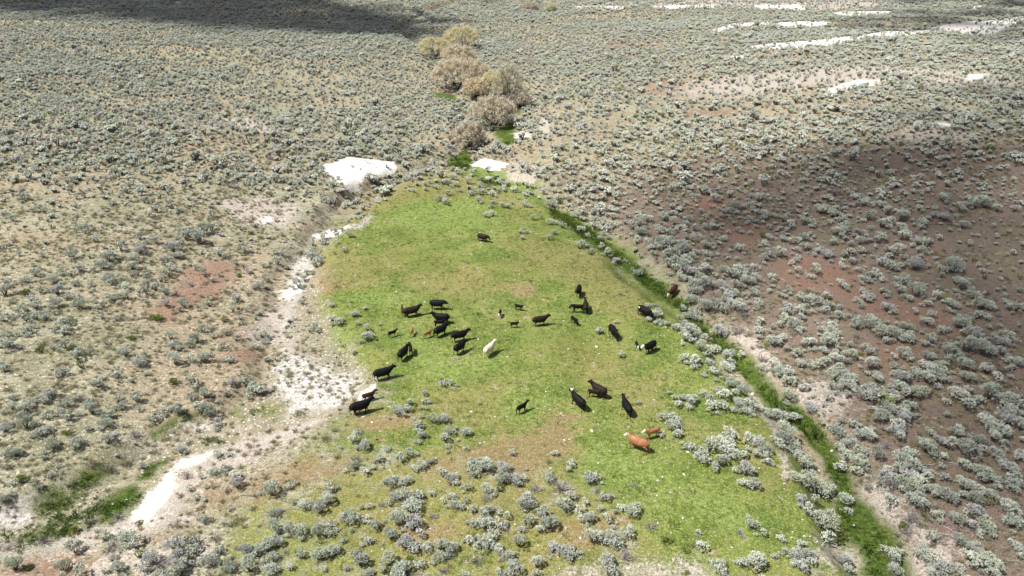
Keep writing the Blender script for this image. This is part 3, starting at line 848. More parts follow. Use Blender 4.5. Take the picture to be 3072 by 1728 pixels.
 (660, 680, 5.031, "1700,1180,120 1690,1390,130 1840,1410,110 2020,1320,150 2190,1230,80d 1240,1130,130 1350,1270,110d 1390,900,80 1520,830,50 1735,400,70 1890,350,110 1790,240,70 1970,130,130 1430,370,150 1420,480,200 1450,560,180 1320,700,120 1290,790,140 1200,870,180 1550,240,130 1550,150,150 1750,80,150 1850,40,110 290,730,100g 1230,380,120g 620,160,90g 470,85,110g 260,1090,180 190,1240,160 560,880,130 540,920,110 440,670,140 660,590,110 870,520,180 380,370,160 60,450,120 270,540,150 500,520,80 670,760,90 420,990,90"),
 (1050, 850, 4.675, "60,430,110 120,560,100 250,620,130 260,760,170 330,735,70 55,975,100 425,580,50 215,350,80 1320,1400,150 1430,1390,120"),
 (1650, 820, 5.176, "770,890,130 1090,1270,130"),
 (1900, 980, 5.031, "60,1140,110 550,1000,80 620,1070,110 750,490,160 890,540,180 1150,560,150 1420,450,220 1420,600,220 1200,680,170 1080,680,70 1480,840,250 1650,960,200 880,1100,230 1060,1010,120 1150,1090,150 1250,950,130 1330,1050,180 1180,1200,180 1340,1200,180 1600,1150,200 1750,1200,180 2030,1290,230 2200,1380,250 470,1380,160 620,1400,150 1000,290,200 1180,340,180 780,160,170 880,200,150 1050,170,120 850,60,200 1310,90,250 750,270,70 1720,1310,70 1800,1340,80 2120,570,170 2200,680,200 2330,800,230 2350,1030,230 2480,400,150 2500,570,160 2120,230,220 1950,470,150d 1900,90,150 1600,50,180d 1880,620,80 2470,40,120"),
]
REG = [(t[0], t[1], t[0] + 2576 / t[2], t[1] + 1449 / t[2]) for t in TILES]
shrubs = []
for ti, (ox, oy, sc, txt) in enumerate(TILES):
    for w in txt.split():
        kd = w[-1] if w[-1] in 'dg' else 's'
        a, b, c = [float(v) for v in w.rstrip('dg').split(',')]
        px, py, pw = ox + a / sc, oy + b / sc, c / sc
        if ti < 5 and any(r[0] + 6 < px < r[2] - 6 and r[1] + 6 < py < r[3] - 6 for r in (REG[5], REG[6], REG[10])): continue
        if ti == 6 and REG[5][0] < px and REG[5][1] < py: continue
        if ti in (5, 9) and REG[10][0] < px and REG[10][1] + 4 < py: continue
        if ti == 0 and px > 660 and 680 < py < 968: continue
        shrubs.append((px, py, pw, kd))
sh = np.array([(a, b, c) for a, b, c, _ in shrubs])
sx, sy, sz = ground_at(sh[:, 0], sh[:, 1] + .30 * sh[:, 2])
sdep = sy * cp - (sz - CAM_H) * sp
swid = sh[:, 2] * sdep / FPX * np.where(sh[:, 0] > 1950, 1.28, 1.14)
show = sh[:, 2]


def wdesc(w):
    return 'small' if w < 1.0 else 'medium' if w < 1.6 else 'large' if w < 2.3 else 'very large'


def where(px, py, x, y):
    """which piece of ground a spot belongs to, in words"""
    X, Y = np.array([x]), np.array([y])
    if zone('lush', X, Y)[0] > 0 and px > 1300: return 'green ditch'
    if px > 2080 and zone('hill', X, Y)[0] > -.5: return 'brown hillside'
    if py > 1370 and px > 900: return 'thicket below the herd' if px < 1950 else 'lower right meadow'
    if py > 1430: return 'pale lower left bank'
    if zone('meadow', X, Y)[0] > .3: return 'grazed meadow'
    if px < 1130: return 'dry left slope'
    return 'belt beside the ditch' if px > 1600 else 'upper meadow edge'


ORD = 'first second third fourth fifth sixth seventh eighth ninth tenth eleventh twelfth thirteenth fourteenth fifteenth sixteenth seventeenth eighteenth nineteenth twentieth'.split()


def place_labels(items, noun, per_row=9):
    """items: list of [obj, px, py, x, y, look]; a label for each by its piece of ground, row and turn from the left"""
    zs = {}
    for it in items:
        zs.setdefault(where(*it[1:5]), []).append(it)
    for zn, its in zs.items():
        its.sort(key=lambda t: -t[2])
        if len(its) == 1:
            its[0][0]['label'] = '%s %s, alone of its kind on the %s' % (its[0][5], noun, zn)
            continue
        nrow = max(1, round(len(its) / per_row))
        rows = [its[i * len(its) // nrow:(i + 1) * len(its) // nrow] for i in range(nrow)]
        for r, row in enumerate(rows):
            row.sort(key=lambda t: t[1])
            for i, it in enumerate(row):
                rn = '' if nrow == 1 else ', bottom row' if r == 0 else ', %s row up' % ORD[r]
                it[0]['label'] = '%s %s, %s from left%s of the %s' % (it[5], noun, ORD[i], rn, zn)


def link_copy(me, name, parent=None):
    o = bpy.data.objects.new(name, me)
    if parent is not None: o.parent = parent
    S.collection.objects.link(o)
    return o


order = np.argsort(-show)
rest = []
lab_s, lab_d, lab_g = [], [], []
cnt = {'s': 0, 'd': 0, 'g': 0}
shape_word = ['round', 'spreading', 'compact', 'bushy', 'domed', 'wide', 'upright', 'low']
for i in order:
    px, py, pw, kd = shrubs[i]
    w = float(swid[i])
    if kd == 's' and cnt['s'] >= 298:
        rest.append((sx[i], sy[i], sz[i], w))
        continue
    cnt[kd] += 1
    nv = len(SAGE) if kd == 's' else 3
    vi = int(rng.integers(nv))
    rz = float(rng.uniform(0, 6.283))
    hs = float(rng.uniform(.75, 1.15)) * w * (.9 if w > 1.8 else 1.0)
    if kd == 's':
        root = bpy.data.objects.new('sagebrush', None)
        S.collection.objects.link(root)
        link_copy(SAGE[vi][0], 'foliage', root)
        link_copy(SAGE[vi][1], 'branches', root)
        tag(root, None, 'sagebrush', 'sagebrush around the cattle meadow')
        lab_s.append([root, px, py, sx[i], sy[i], wdesc(w) + ' silver'])
    elif kd == 'd':
        root = link_copy(DEAD[vi], 'dead_shrub')
        tag(root, None, 'dead shrub', 'bare grey shrubs')
        lab_d.append([root, px, py, sx[i], sy[i], 'bare grey'])
    else:
        root = bpy.data.objects.new('rabbitbrush', None)
        S.collection.objects.link(root)
        link_copy(RAB[vi][0], 'foliage', root)
        link_copy(RAB[vi][1], 'branches', root)
        tag(root, None, 'green shrub', 'yellow-green shrubs')
        lab_g.append([root, px, py, sx[i], sy[i], 'small yellow-green'])
        hs *= .8
    root.empty_display_size = .3 if root.type == 'EMPTY' else root.empty_display_size
    root.location = (float(sx[i]), float(sy[i]), float(sz[i]) - .03)
    root.rotation_euler = (0, 0, rz)
    root.scale = (w, w, hs)

place_labels(lab_s, 'sagebrush')
place_labels(lab_d, 'twiggy shrub')
place_labels(lab_g, 'shrub')

# the sea of smaller and farther sagebrush
mid = []
for i in range(5):
    V, F, V2, F2 = sage_geo(64, 2, .14, .02, [3, 4, 2, 3, 4][i], [.8, .9, 1.0, .85, .75][i], stems=14, sr=.048, sn=4)
    v, f, m, ix = merged([(V, F, M_sage), (V2, F2, M_bark)])
    mid.append(mesh_only('mid_sage', v, f, m, ix))
far = []


def dome_geo(tips, lobes, sr):
    """flat-bottomed leafy dome on a dark woody base"""
    V, F, V2, F2 = [], [], [], []
    for (ox, oy, r, cz) in lobes:
        for _ in range(tips):
            a, ct = rng.uniform(0, 6.283), rng.uniform(.0, 1)
            st = math.sqrt(1 - ct * ct)
            dr = np.array([st * math.cos(a), st * math.sin(a), ct])
            p = np.array([ox, oy, cz]) + dr * r * rng.uniform(.72, 1.0) * np.array([1, 1, .85])
            spindle(V, F, p - dr * .05, dr * .8 + np.array([0, 0, .6]) + rng.normal(0, .12, 3), r * .42 * rng.uniform(.8, 1.3), sr * rng.uniform(.8, 1.25), 4)
        for k in range(6):
            a = k * 1.05 + rng.uniform(-.2, .2)
            e = np.array([ox + math.cos(a) * r * .62, oy + math.sin(a) * r * .62, cz + .06])
            prism(V2, F2, np.array([ox * .5 + rng.normal(0, .05), oy * .5 + rng.normal(0, .05), -.05]), e, .035, .045)
    return V, F, V2, F2


for lobes in ([(0, 0, .42, .42)], [(-.16, .05, .32, .40), (.2, -.05, .27, .36)], [(0, 0, .38, .48)], [(-.2, -.1, .27, .34), (.16, .12, .30, .42), (.1, -.2, .2, .3)]):
    V, F, V2, F2 = dome_geo(34 if len(lobes) == 1 else 22, lobes, .075)
    v, f, m, ix = merged([(V, F, M_sage), (V2, F2, M_bark)])
    far.append(mesh_only('far_sage', v, f, m, ix))
far.append(mesh_only('bare_shrub', *twig_geo(22, .7), [M_dead]))
V, F, V2, F2 = dome_geo(30, [(0, 0, .38, .34)], .06)
v, f, m, ix = merged([(V, F, M_rabbit), (V2, F2, M_bark)])
far.append(mesh_only('green_shrub', v, f, m, ix))
C_sage = template_collection('sage', mid + far)


def candidates(y0, y1, cell, wfac=.80, w0=16):
    ys = np.arange(y0, y1, cell)
    P = []
    for yy in ys:
        hw = w0 + wfac * yy
        xs = np.arange(-hw, hw, cell)
        P.append(np.stack([xs + (len(P) % 2) * cell / 2 + rng.uniform(-.38, .38, len(xs)) * cell, yy + rng.uniform(-.38, .38, len(xs)) * cell], 1))
    return np.concatenate(P)


def sage_density(x, y):
    """chance per candidate 0..1"""
    px, py = project(x, y, 0)
    clump = vnoise(x, y, 7, 11) * .5 + vnoise(x, y, 24, 12) * .5
    d = .50 + .48 * sstep(.30, .58, clump)
    d *= 1 - .38 * sstep(.5, .72, vnoise(x, y, 45, 13))
    belt = sstep(80, 112, y)
    d = d * (.42 + .58 * belt)
    me_, lu, wh, pa, rd, br_ = [zone(k, x, y) for k in ('meadow', 'lush', 'white', 'pale', 'red', 'brown')]
    d *= 1 - sstep(-.6, .1, me_) * (1 - .5 * sstep(.6, -.4, me_))
    d *= 1 - .97 * sstep(-.5, .2, me_)
    d = np.maximum(d, zone('tip', x, y).clip(0, 1) * .42)
    d *= 1 - .97 * sstep(-.4, .2, lu)
    d *= 1 - np.where(y > 200, .80, .94) * sstep(-.3, .3, wh)
    d *= 1 - .45 * sstep(-.3, .3, pa)
    d *= 1 - .6 * sstep(-.3, .3, rd)
    pb = zone('pebbly', x, y)
    d *= 1 - .8 * sstep(-.3, .3, pb)
    return d, px, py


P = np.concatenate([candidates(20, 150, 1.25), candidates(150, 420, 1.3), candidates(420, 900, 1.7)])
# thin the grid out with distance so that the plants stay countable
x, y = P[:, 0], P[:, 1]
d, px, py = sage_density(x, y)
inman = (py + (vnoise(x, y, 9, 33) - .5) * 160 > 620) & (px > -40) & (px < 3110)      # already read off the photograph plant by plant
d = np.where(inman, d * np.where((px > 2050) | (py > 1400), 1.15, .85 - .3 * sstep(700, 1100, py)), d * (.90 + .10 * sstep(620, 300, py)))

keep = rng.random(len(x)) < d
x, y, inman = x[keep], y[keep], inman[keep]
# leave the read-off shrubs their room
near_m = y < 140
ok = np.ones(len(x), bool)
idx = np.where(near_m)[0]
for a in range(0, len(idx), 2000):
    j = idx[a:a + 2000]
    dd = np.hypot(x[j, None] - sx[None], y[j, None] - sy[None]) - swid[None] * .45
    ok[j] = dd.min(1) > .25
x, y, inman = x[ok], y[ok], inman[ok]
z = height(x, y)
sc_ = rng.lognormal(math.log(1.06), .33, len(x)) * np.where(inman, .68, 1.0) * np.where(y > 420, 1.25, 1.0)
var = np.where(y + rng.normal(0, 12, len(y)) < 88, rng.integers(0, 5, len(x)), 5 + rng.integers(0, 4, len(x)))
sat = []
# young plants and side clumps crowding the bigger ones, so that stands merge raggedly
for i, (px_, py_, pw_, kd_) in enumerate(shrubs):
    if kd_ != 's' or py_ < 560: continue
    for _k in range(3 if px_ > 1950 and pw_ > 22 else 2 if pw_ > 30 else 1):
        if rng.random() < (.9 if px_ > 1950 or pw_ > 30 else .5):
            a_ = rng.uniform(0, 6.283)
            r_ = swid[i] * rng.uniform(.38, .75)
            sat.append((sx[i] + math.cos(a_) * r_, sy[i] + math.sin(a_) * r_, swid[i] * rng.uniform(.28, .72)))
sat = np.array(sat)
x = np.concatenate([x, sat[:, 0]])
y = np.concatenate([y, sat[:, 1]])
z = np.concatenate([z, height(sat[:, 0], sat[:, 1])])
sc_ = np.concatenate([sc_, sat[:, 2]])
var = np.concatenate([var, rng.integers(0, 5, len(sat))])
odd = rng.random(len(var))
var[odd < .055] = 9
var[odd > .978] = 10
if rest:
    rr = np.array(rest)
    x = np.concatenate([x, rr[:, 0]])
    y = np.concatenate([y, rr[:, 1]])
    z = np.concatenate([z, rr[:, 2]])
    sc_ = np.concatenate([sc_, rr[:, 3]])
    var = np.concatenate([var, rng.integers(0, 5, len(rr))])
print('sage stuff', len(x), 'individual', cnt)
scatter('sagebrush_cover', np.stack([x, y, z - .03], 1), sc_, C_sage, 11, ('grey-green sagebrush covering the valley sides to the far distance', 'sagebrush'), var=var)

# low dry bunchgrass and scrub
def tuft_geo(blades, L, w, spread):
    V, F = [], []
    for _ in range(blades):
        a = rng.uniform(0, 6.283)
        p = np.array([rng.normal(0, .10), rng.normal(0, .10), -.02])
        kite(V, F, p, np.array([math.cos(a) * spread, math.sin(a) * spread, 1.0]) + rng.normal(0, .2, 3), L * rng.uniform(.6, 1.3), w)
    return V, F


C_scrub = template_collection('scrub', [mesh_only('scrub', *tuft_geo(70, .36, .014, .9), [M_scrub]) for _ in range(4)] + [mesh_only('twigs', *twig_geo(8, .5), [M_dead])])
P = candidates(20, 150, .62)
x, y = P[:, 0], P[:, 1]
me_, wh, lu, rd = [zone(k, x, y) for k in ('meadow', 'white', 'lush', 'red')]
d = .62 * sstep(.25, .65, vnoise(x, y, 4, 21) * .6 + vnoise(x, y, 15, 22) * .4) + .05
d *= 1 - .97 * sstep(-.4, .2, me_)
d *= 1 - .9 * sstep(-.3, .3, wh)
d *= 1 - .95 * sstep(-.3, .3, lu)
d *= 1 - .8 * sstep(-.3, .3, rd)
hl = zone('hill', x, y)
d *= 1 - .15 * sstep(-.3, .3, hl)
k = rng.random(len(x)) < d
x, y = x[k], y[k]
var = rng.integers(0, 4, len(x))
var[rng.random(len(x)) < .10] = 4
print('scrub', len(x))
scatter('dry_scrub', np.stack([x, y, height(x, y)], 1), rng.lognormal(math.log(.72), .35, len(x)), C_scrub, 5, ('dry straw-coloured bunchgrass and low scrub between the sagebrush', 'dry grass'), var=var)

C_grass = template_collection('grass', [mesh_only('grass_tuft', *tuft_geo(16, .20, .018, .9), [M_grass]) for _ in range(4)])
P = candidates(20, 125, .42, wfac=.62)
x, y = P[:, 0], P[:, 1]
me_ = np.maximum(zone('meadow', x, y), zone('lush', x, y))
br_ = np.maximum(zone('brown', x, y), zone('white', x, y))
k = rng.random(len(x)) < .5 * sstep(-.1, .6, me_) * (1 - .7 * sstep(-.2, .4, br_)) * (.3 + vnoise(x, y, 3, 23))
x, y = x[k], y[k]
print('grass', len(x))
scatter('meadow_grass', np.stack([x, y, height(x, y)], 1), rng.lognormal(math.log(.8), .3, len(x)), C_grass, 4, ('short green grass growing over the cattle meadow', 'grass'))


M_sedge = leaf_mat('sedge_blades', [(.06, .12, .02), (.12, .19, .03), (.04, .08, .015), (.17, .20, .05)])
C_sedge = template_collection('sedge', [mesh_only('sedge_tuft', *tuft_geo(20, .34, .024, .7), [M_sedge]) for _ in range(4)])
P = candidates(20, 150, .36, wfac=.80)
x, y = P[:, 0], P[:, 1]
k = rng.random(len(x)) < .8 * sstep(-.2, .5, zone('lush', x, y)) * sstep(.25, .6, vnoise(x, y, 2.5, 24))
x, y = x[k], y[k]
print('sedge', len(x))
scatter('channel_sedge', np.stack([x, y, height(x, y)], 1), rng.lognormal(math.log(.9), .35, len(x)), C_sedge, 4, ('rank dark green sedge growing in the wet channel', 'sedge'))


# ------------------------------------------------------------------ stones and dead wood
def stone_geo():
    n, m_ = 7, 4
    V, F = [], []
    V.append(np.array([0, 0, -.25]))
    for j in range(m_):
        for i in range(n):
            a = i * 6.283 / n
            ph = -1.0 + 2.0 * (j + .5) / m_
            r = math.sqrt(1 - ph * ph)
            V.append(np.array([math.cos(a) * r, math.sin(a) * r * .7, ph * .5]) * .5 * rng.uniform(.8, 1.2))
    V.append(np.array([0, 0, .25]))
    for i in range(n):
        F.append((0, 1 + (i + 1) % n, 1 + i))
        for j in range(m_ - 1):
            a, b = 1 + j * n + i, 1 + j * n + (i + 1) % n
            F.append((a, b, b + n, a + n))
        F.append((1 + (m_ - 1) * n + i, 1 + (m_ - 1) * n + (i + 1) % n, len(V) - 1))
    return V, F


STONES = [mesh_only('stone', *stone_geo(), [M_pebble]) for _ in range(4)]
C_peb = template_collection('pebble', STONES)
P = candidates(20, 140, .9)
x, y = P[:, 0], P[:, 1]
me_ = zone('meadow', x, y)
pb = zone('pebbly', x, y)
hl = zone('hill', x, y)
d = .035 + .20 * sstep(-.2, .4, me_) * sstep(.3, .8, vnoise(x, y, 5, 41)) + .55 * sstep(-.3, .3, pb)
k = rng.random(len(x)) < d
x, y = x[k], y[k]
print('pebbles', len(x))
scatter('pebbles', np.stack([x, y, height(x, y) + .01], 1), rng.lognormal(math.log(.15), .3, len(x)), C_peb, 4, ('small pale stones strewn over the grass and the wash', 'pebbles'))

rocks = [(2560, 1577, 12), (2495, 1354, 14), (2258, 1183, 15), (1652, 1405, 9), (1576, 1510, 9), (1790, 1041, 11), (1705, 1048, 8), (2375, 1613, 8), (1090, 1252, 12),
         (1116, 1267, 8), (1320, 1445, 8), (2408, 1560, 8), (2456, 1412, 8), (1575, 1533, 10), (1917, 1700, 9), (378, 1503, 13), (335, 1515, 12), (310, 1525, 9), (260, 1458, 9),
         (1415, 1235, 8), (1440, 1330, 8), (2160, 1200, 7), (1740, 1530, 7), (1480, 1410, 8), (1270, 1485, 8), (2430, 1610, 8), (2060, 1345, 6), (2277, 1405, 7), (1930, 1388, 8),
         (1520, 1250, 7), (1650, 1230, 7)]
lab = []
for n_, (px, py, pw) in enumerate(rocks):
    x, y, z = [float(v[0]) for v in ground_at(px, py)]
    dep = y * cp - (z - CAM_H) * sp
    o = link_copy(STONES[n_ % 4], 'stone')
    w = pw * dep / FPX
    o.scale = (w, w, w * .8)
    o.rotation_euler = (0, 0, random.uniform(0, 6.28))
    o.location = (x, y, z + w * .12)
    tag(o, None, 'stone', 'larger pale stones')
    lab.append([o, px, py, x, y, 'pale'])


place_labels(lab, 'stone')


def branch_geo(seed):
    """a crooked weathered sage limb with side forks, unit long"""
    rg = random.Random(seed)
    V, F = [], []
    p = np.array([-.5, 0, .04])
    d = np.array([1, 0, .05])
    for k_ in range(5):
        d = d + np.array([0, rg.uniform(-.5, .5), rg.uniform(-.12, .14)])
        d = d / np.linalg.norm(d)
        q = p + d * .2
        q[2] = max(q[2], .02)
        prism(V, F, p, q, .030 - .004 * k_, .026 - .004 * k_)
        if k_ in (1, 2, 3):
            e = q + np.array([rg.uniform(0, .15), rg.choice((-1, 1)) * rg.uniform(.12, .25), rg.uniform(.02, .12)])
            prism(V, F, q, e, .015, .006)
        p = q
    return V, F


BR = [mesh_only('fallen_branch', *branch_geo(i), [M_wood]) for i in range(5)]
branches = [(2775, 1258, 40, 10), (2820, 1190, 30, 80), (2750, 1280, 20, -60), (2760, 1305, 26, -20), (2850, 1385, 55, -15), (2790, 1405, 50, -30), (2880, 1400, 24, -35),
            (2945, 1255, 30, 75), (2790, 1515, 28, 40), (2800, 1520, 24, -10), (2690, 1375, 24, -40), (2590, 1180, 30, 70), (2700, 1145, 24, -60), (2830, 1600, 45, 5),
            (2840, 1580, 35, -40), (2890, 1640, 40, 15), (3040, 1680, 40, 5), (2000, 1235, 18, 10), (1958, 1210, 12, 50), (2020, 1335, 20, -30), (2340, 1500, 22, -80),
            (1310, 1595, 26, -25), (1450, 1710, 30, 5), (2460, 1632, 30, 60), (2100, 1690, 34, -35), (1470, 1585, 20, -20), (1165, 1530, 22, 60), (1515, 1560, 18, 50), (370, 1545, 40, 10),
            (1640, 1505, 14, -30), (2960, 1400, 22, 0), (2950, 1445, 20, 0)]
lab = []
for n_, (px, py, pw, an) in enumerate(branches):
    x, y, z = [float(v[0]) for v in ground_at(px, py)]
    dep = y * cp - (z - CAM_H) * sp
    o = link_copy(BR[n_ % 5], 'fallen_branch')
    w = pw * dep / FPX * (1 + .5 * abs(math.sin(R(an))))
    o.scale = (w, w, w)
    o.rotation_euler = (0, 0, R(an * 1.1))
    o.location = (x, y, z)
    tag(o, None, 'dead branch', 'bleached fallen branches')
    lab.append([o, px, py, x, y, 'bleached crooked'])


place_labels(lab, 'fallen branch')

# ------------------------------------------------------------------ willow trees along the creek
def tree_mats(cols):
    return leaf_mat('willow_leaves', cols, trans=.35, var=.2)


ML = {'yellow': tree_mats([(.74, .69, .43), (.70, .66, .43)]), 'straw': tree_mats([(.72, .65, .49), (.68, .62, .47)]),
      'orange': tree_mats([(.73, .64, .45), (.70, .60, .44)]), 'grey': tree_mats([(.68, .62, .48), (.64, .58, .46)]), 'green': tree_mats([(.66, .66, .42), (.62, .62, .40)])}
M_limb, _, _b = new_mat('willow_bark', .9, .1)
_b.inputs['Base Color'].default_value = (.085, .068, .058, 1)
M_twig, _, _b = new_mat('willow_twigs', .9, .1)
_b.inputs['Base Color'].default_value = (.42, .36, .30, 1)


def rot_about(v, axis, ang):
    return np.array(Matrix.Rotation(ang, 3, Vector(axis)) @ Vector(v))


def willow(px, py, wpx, hpx, leafkey, leaf_amt, label, seed, lean=0., limbs=7):
    rg = random.Random(seed)
    x, y, z = [float(v[0]) for v in ground_at(px, py)]
    dep = y * cp - (z - CAM_H) * sp
    Wd, Ht = 1.28 * wpx * dep / FPX, 1.18 * hpx * dep / FPX / math.cos(R(10))
    TV, TF, BV, BF, CV, CF, LV, LF = [], [], [], [], [], [], [], []
    tips = []

    def grow(p, d, L, r, depth):
        segs = 3
        for k_ in range(segs):
            nd = d + np.array([rg.gauss(0, .16), rg.gauss(0, .16), rg.gauss(.03, .10)])
            nd = nd / np.linalg.norm(nd)
            q = p + nd * L / segs
            r2 = r * (1 - .22)
            if depth >= 3: prism(CV, CF, p, q, r, r2)
            else: prism(BV, BF, p, q, r, r2)
            if depth >= 2:
                tips.append((q.copy(), nd.copy()))
            p, d, r = q, nd, r2
            if depth < 4 and k_ < segs - 1 and rg.random() < .75:
                side = rot_about(d, (rg.gauss(0, 1), rg.gauss(0, 1), rg.gauss(0, 1)), rg.uniform(.4, .9))
                grow(p, side, L * .62, r * .6, depth + 1)
        if depth < 4:
            for _ in range(2):
                side = rot_about(d, (rg.gauss(0, 1), rg.gauss(0, 1), rg.gauss(0, .4)), rg.uniform(.25, .6))
                grow(p, side, L * .66, r * .7, depth + 1)
    th = Ht * .10
    stems = 2 if wpx > 60 else 1
    prism(TV, TF, np.array([0, 0, -.4]), np.array([0, 0, th]), Ht * .035, Ht * .030)
    prism(TV, TF, np.array([.1, .05, -.4]), np.array([.25, .1, th * .9]), Ht * .030, Ht * .024)
    for i in range(limbs):
        a = i * 6.283 / limbs + rg.uniform(-.35, .35)
        el = rg.uniform(.55, 1.35)
        d = np.array([math.cos(a) * math.cos(el) * Wd / Ht * .9 + lean, math.sin(a) * math.cos(el) * Wd / Ht * .9, math.sin(el)])
        L = Ht * .40 * rg.uniform(.75, 1.1)
        grow(np.array([rg.uniform(0, .2), 0, th * .8]), d / np.linalg.norm(d), L, Ht * .018, 1)
    allp = np.array([t[0] for t in tips])
    # fit crown to the width and height seen in the photograph
    cx0, cx1 = np.percentile(allp[:, 0], [2, 98])
    cz1 = np.percentile(allp[:, 2], 98)
    fx, fz = Wd * .94 / (cx1 - cx0), Ht * .97 / cz1
    S3 = np.array([fx, fx, fz])
    for arr in (BV, CV):
        for i in range(len(arr)): arr[i] = arr[i] * S3
    # a dome of fine sprays: each hangs on the nearest limb and carries its own leaves
    cl = np.array([t[0] * S3 for t in tips])
    for _ in range(13):     # long dark upright boughs reaching the edge of the crown
        a, u_ = rg.uniform(0, 6.283), rg.uniform(.1, .95)
        st = math.sqrt(1 - u_ * u_)
        e = np.array([math.cos(a) * st * Wd * .46, math.sin(a) * st * Wd * .46, Ht * (.42 + .54 * u_)])
        p, r = np.array([0, 0, Ht * .08]), Ht * .017
        for k_ in range(5):
            t_ = (k_ + 1) / 5
            q = e * np.array([t_ ** 1.1, t_ ** 1.1, t_ ** .85]) + rng.normal(0, .16, 3)
            prism(BV, BF, p, q, r, r * .72)
            if k_ > 1: prism(BV, BF, q, q + rng.normal(0, .55, 3) + np.array([0, 0, .5]), r * .5, r * .2)
            p, r = q, r * .72
    nsp = int(95 + 60 * min(1.5, leaf_amt))
    lumps = [(rg.uniform(0, 6.28), rg.uniform(.75, 1.12)) for _ in range(7)]
    for _ in range(nsp):
        a, u_ = rg.uniform(0, 6.283), rg.uniform(-.25, 1)
        k_ = min(lumps, key=lambda l: abs((l[0] - a + 3.14) % 6.28 - 3.14))[1]
        rr = rg.uniform(.5, 1.0) ** .5 * k_
        st = math.sqrt(1 - u_ * u_)
        c = np.array([math.cos(a) * st * Wd / 2 * rr, math.sin(a) * st * Wd / 2 * rr, Ht * .40 + u_ * Ht * .56 * rr])
        if c[2] < .35: continue
        j = int(np.argmin(((cl - c) ** 2).sum(1)))
        outw = np.array([math.cos(a) * st, math.sin(a) * st, max(u_, 0) + .25])
        src = cl[j]
        if np.linalg.norm(src - c) > Wd * .3: continue
        prism(CV, CF, src, c, .035, .02)
        for _k in range(20):
            e = c + (outw * rg.uniform(.1, 1.3) + np.array([0, 0, .35]) + rng.normal(0, .5, 3)) * Ht * .085
            prism(CV, CF, c + rng.normal(0, .12, 3), e, .020, .009)
            for _q in range(int((leaf_amt * 3.4 + rg.random()) * (1 if rr > .68 * k_ and u_ > -.05 else .3))):
                kite(LV, LF, e + rng.normal(0, .12, 3), rng.normal(0, 1, 3) + np.array([0, 0, .5]), rng.uniform(.24, .50), rng.uniform(.07, .13))
    root = bpy.data.objects.new('willow_tree', None)
    S.collection.objects.link(root)
    root.location = (x, y, z)
    mesh_obj('trunk', TV, TF, M_limb, root)
    mesh_obj('limbs', BV, BF, M_limb, root)
    mesh_obj('twigs', CV, CF, M_twig, root)
    mesh_obj('leaves', LV, LF, ML[leafkey], root)
    tag(root, label, 'tree', 'willows along the creek')


TREES = [
 (1390, 146, 92, 52, 'yellow', 1.0, 'farthest rounded yellow-green willow at the top of the clump'),
 (1308, 176, 76, 48, 'yellow', 1.0, 'yellow-green willow sticking out at the far left of the clump'),
 (1372, 195, 84, 46, 'straw', 1.1, 'straw-coloured willow in the middle of the clump, behind the broadest one'),
 (1375, 268, 138, 72, 'straw', 1.3, 'broadest willow, straw and yellow, casting dark shade on green grass'),
 (1436, 248, 74, 50, 'straw', .9, 'sparse tan willow behind the right side of the broadest willow'),
 (1428, 298, 56, 48, 'orange', .9, 'orange-yellow willow at the left of the lower group'),
 (1474, 304, 78, 66, 'yellow', .7, 'tall yellow willow with dark forked limbs showing'),
 (1528, 326, 62, 100, 'green', .22, 'tallest nearly bare willow with black upright limbs'),
 (1558, 326, 50, 42, 'grey', .3, 'small grey bare willow at the right end beside white soil'),
 (1480, 384, 104, 76, 'grey', .75, 'grey twiggy willow leaning over bright green grass'),
 (1408, 448, 64, 66, 'grey', .55, 'nearest small grey-pink willow standing alone above the meadow'),
 (1652, 36, 26, 16, 'green', 1.0, 'tiny yellow-green tree far off near the top edge'),
 (1590, 30, 44, 18, 'grey', .5, 'far grey clump of bare trees left of the tiny green tree'),
 (1460, 8, 60, 16, 'grey', .4, 'dark bare trees cut by the top edge of the photo'),
]
for i, t in enumerate(TREES):
    willow(*t, seed=40 + i)


# ------------------------------------------------------------------ cattle
def hide_mat(name, col, var=.12, rough=.6, patch=None):
    m, nt, b = new_mat(name, rough, .14)
    g = G(nt)
    tc = g.n('ShaderNodeTexCoord').outputs['Object']
    nz = g.noise(tc, 7, 4)
    c2 = tuple(min(1, v * (1 + var * 4)) for v in col)
    c = g.mix(g.ramp(nz, .4, .7), col, c2)
    if patch: c = g.mix(g.math('MULTIPLY', g.ramp(g.noise(tc, 2.2, 4), .5, .66), .8), c, patch)
    g.l(c, b.inputs['Base Color'])
    return m


H_black = hide_mat('black_hide', (.007, .0065, .007))
H_dark = hide_mat('dark_brown_hide', (.020, .012, .010))
H_red = hide_mat('red_brown_hide', (.055, .020, .015))
H_orange = hide_mat('orange_hide', (.28, .12, .06), patch=(.44, .26, .15))
H_cream = hide_mat('cream_hide', (.66, .57, .44), .04)
H_white = hide_mat('white_hair_and_highlight', (.78, .76, .72), .02)


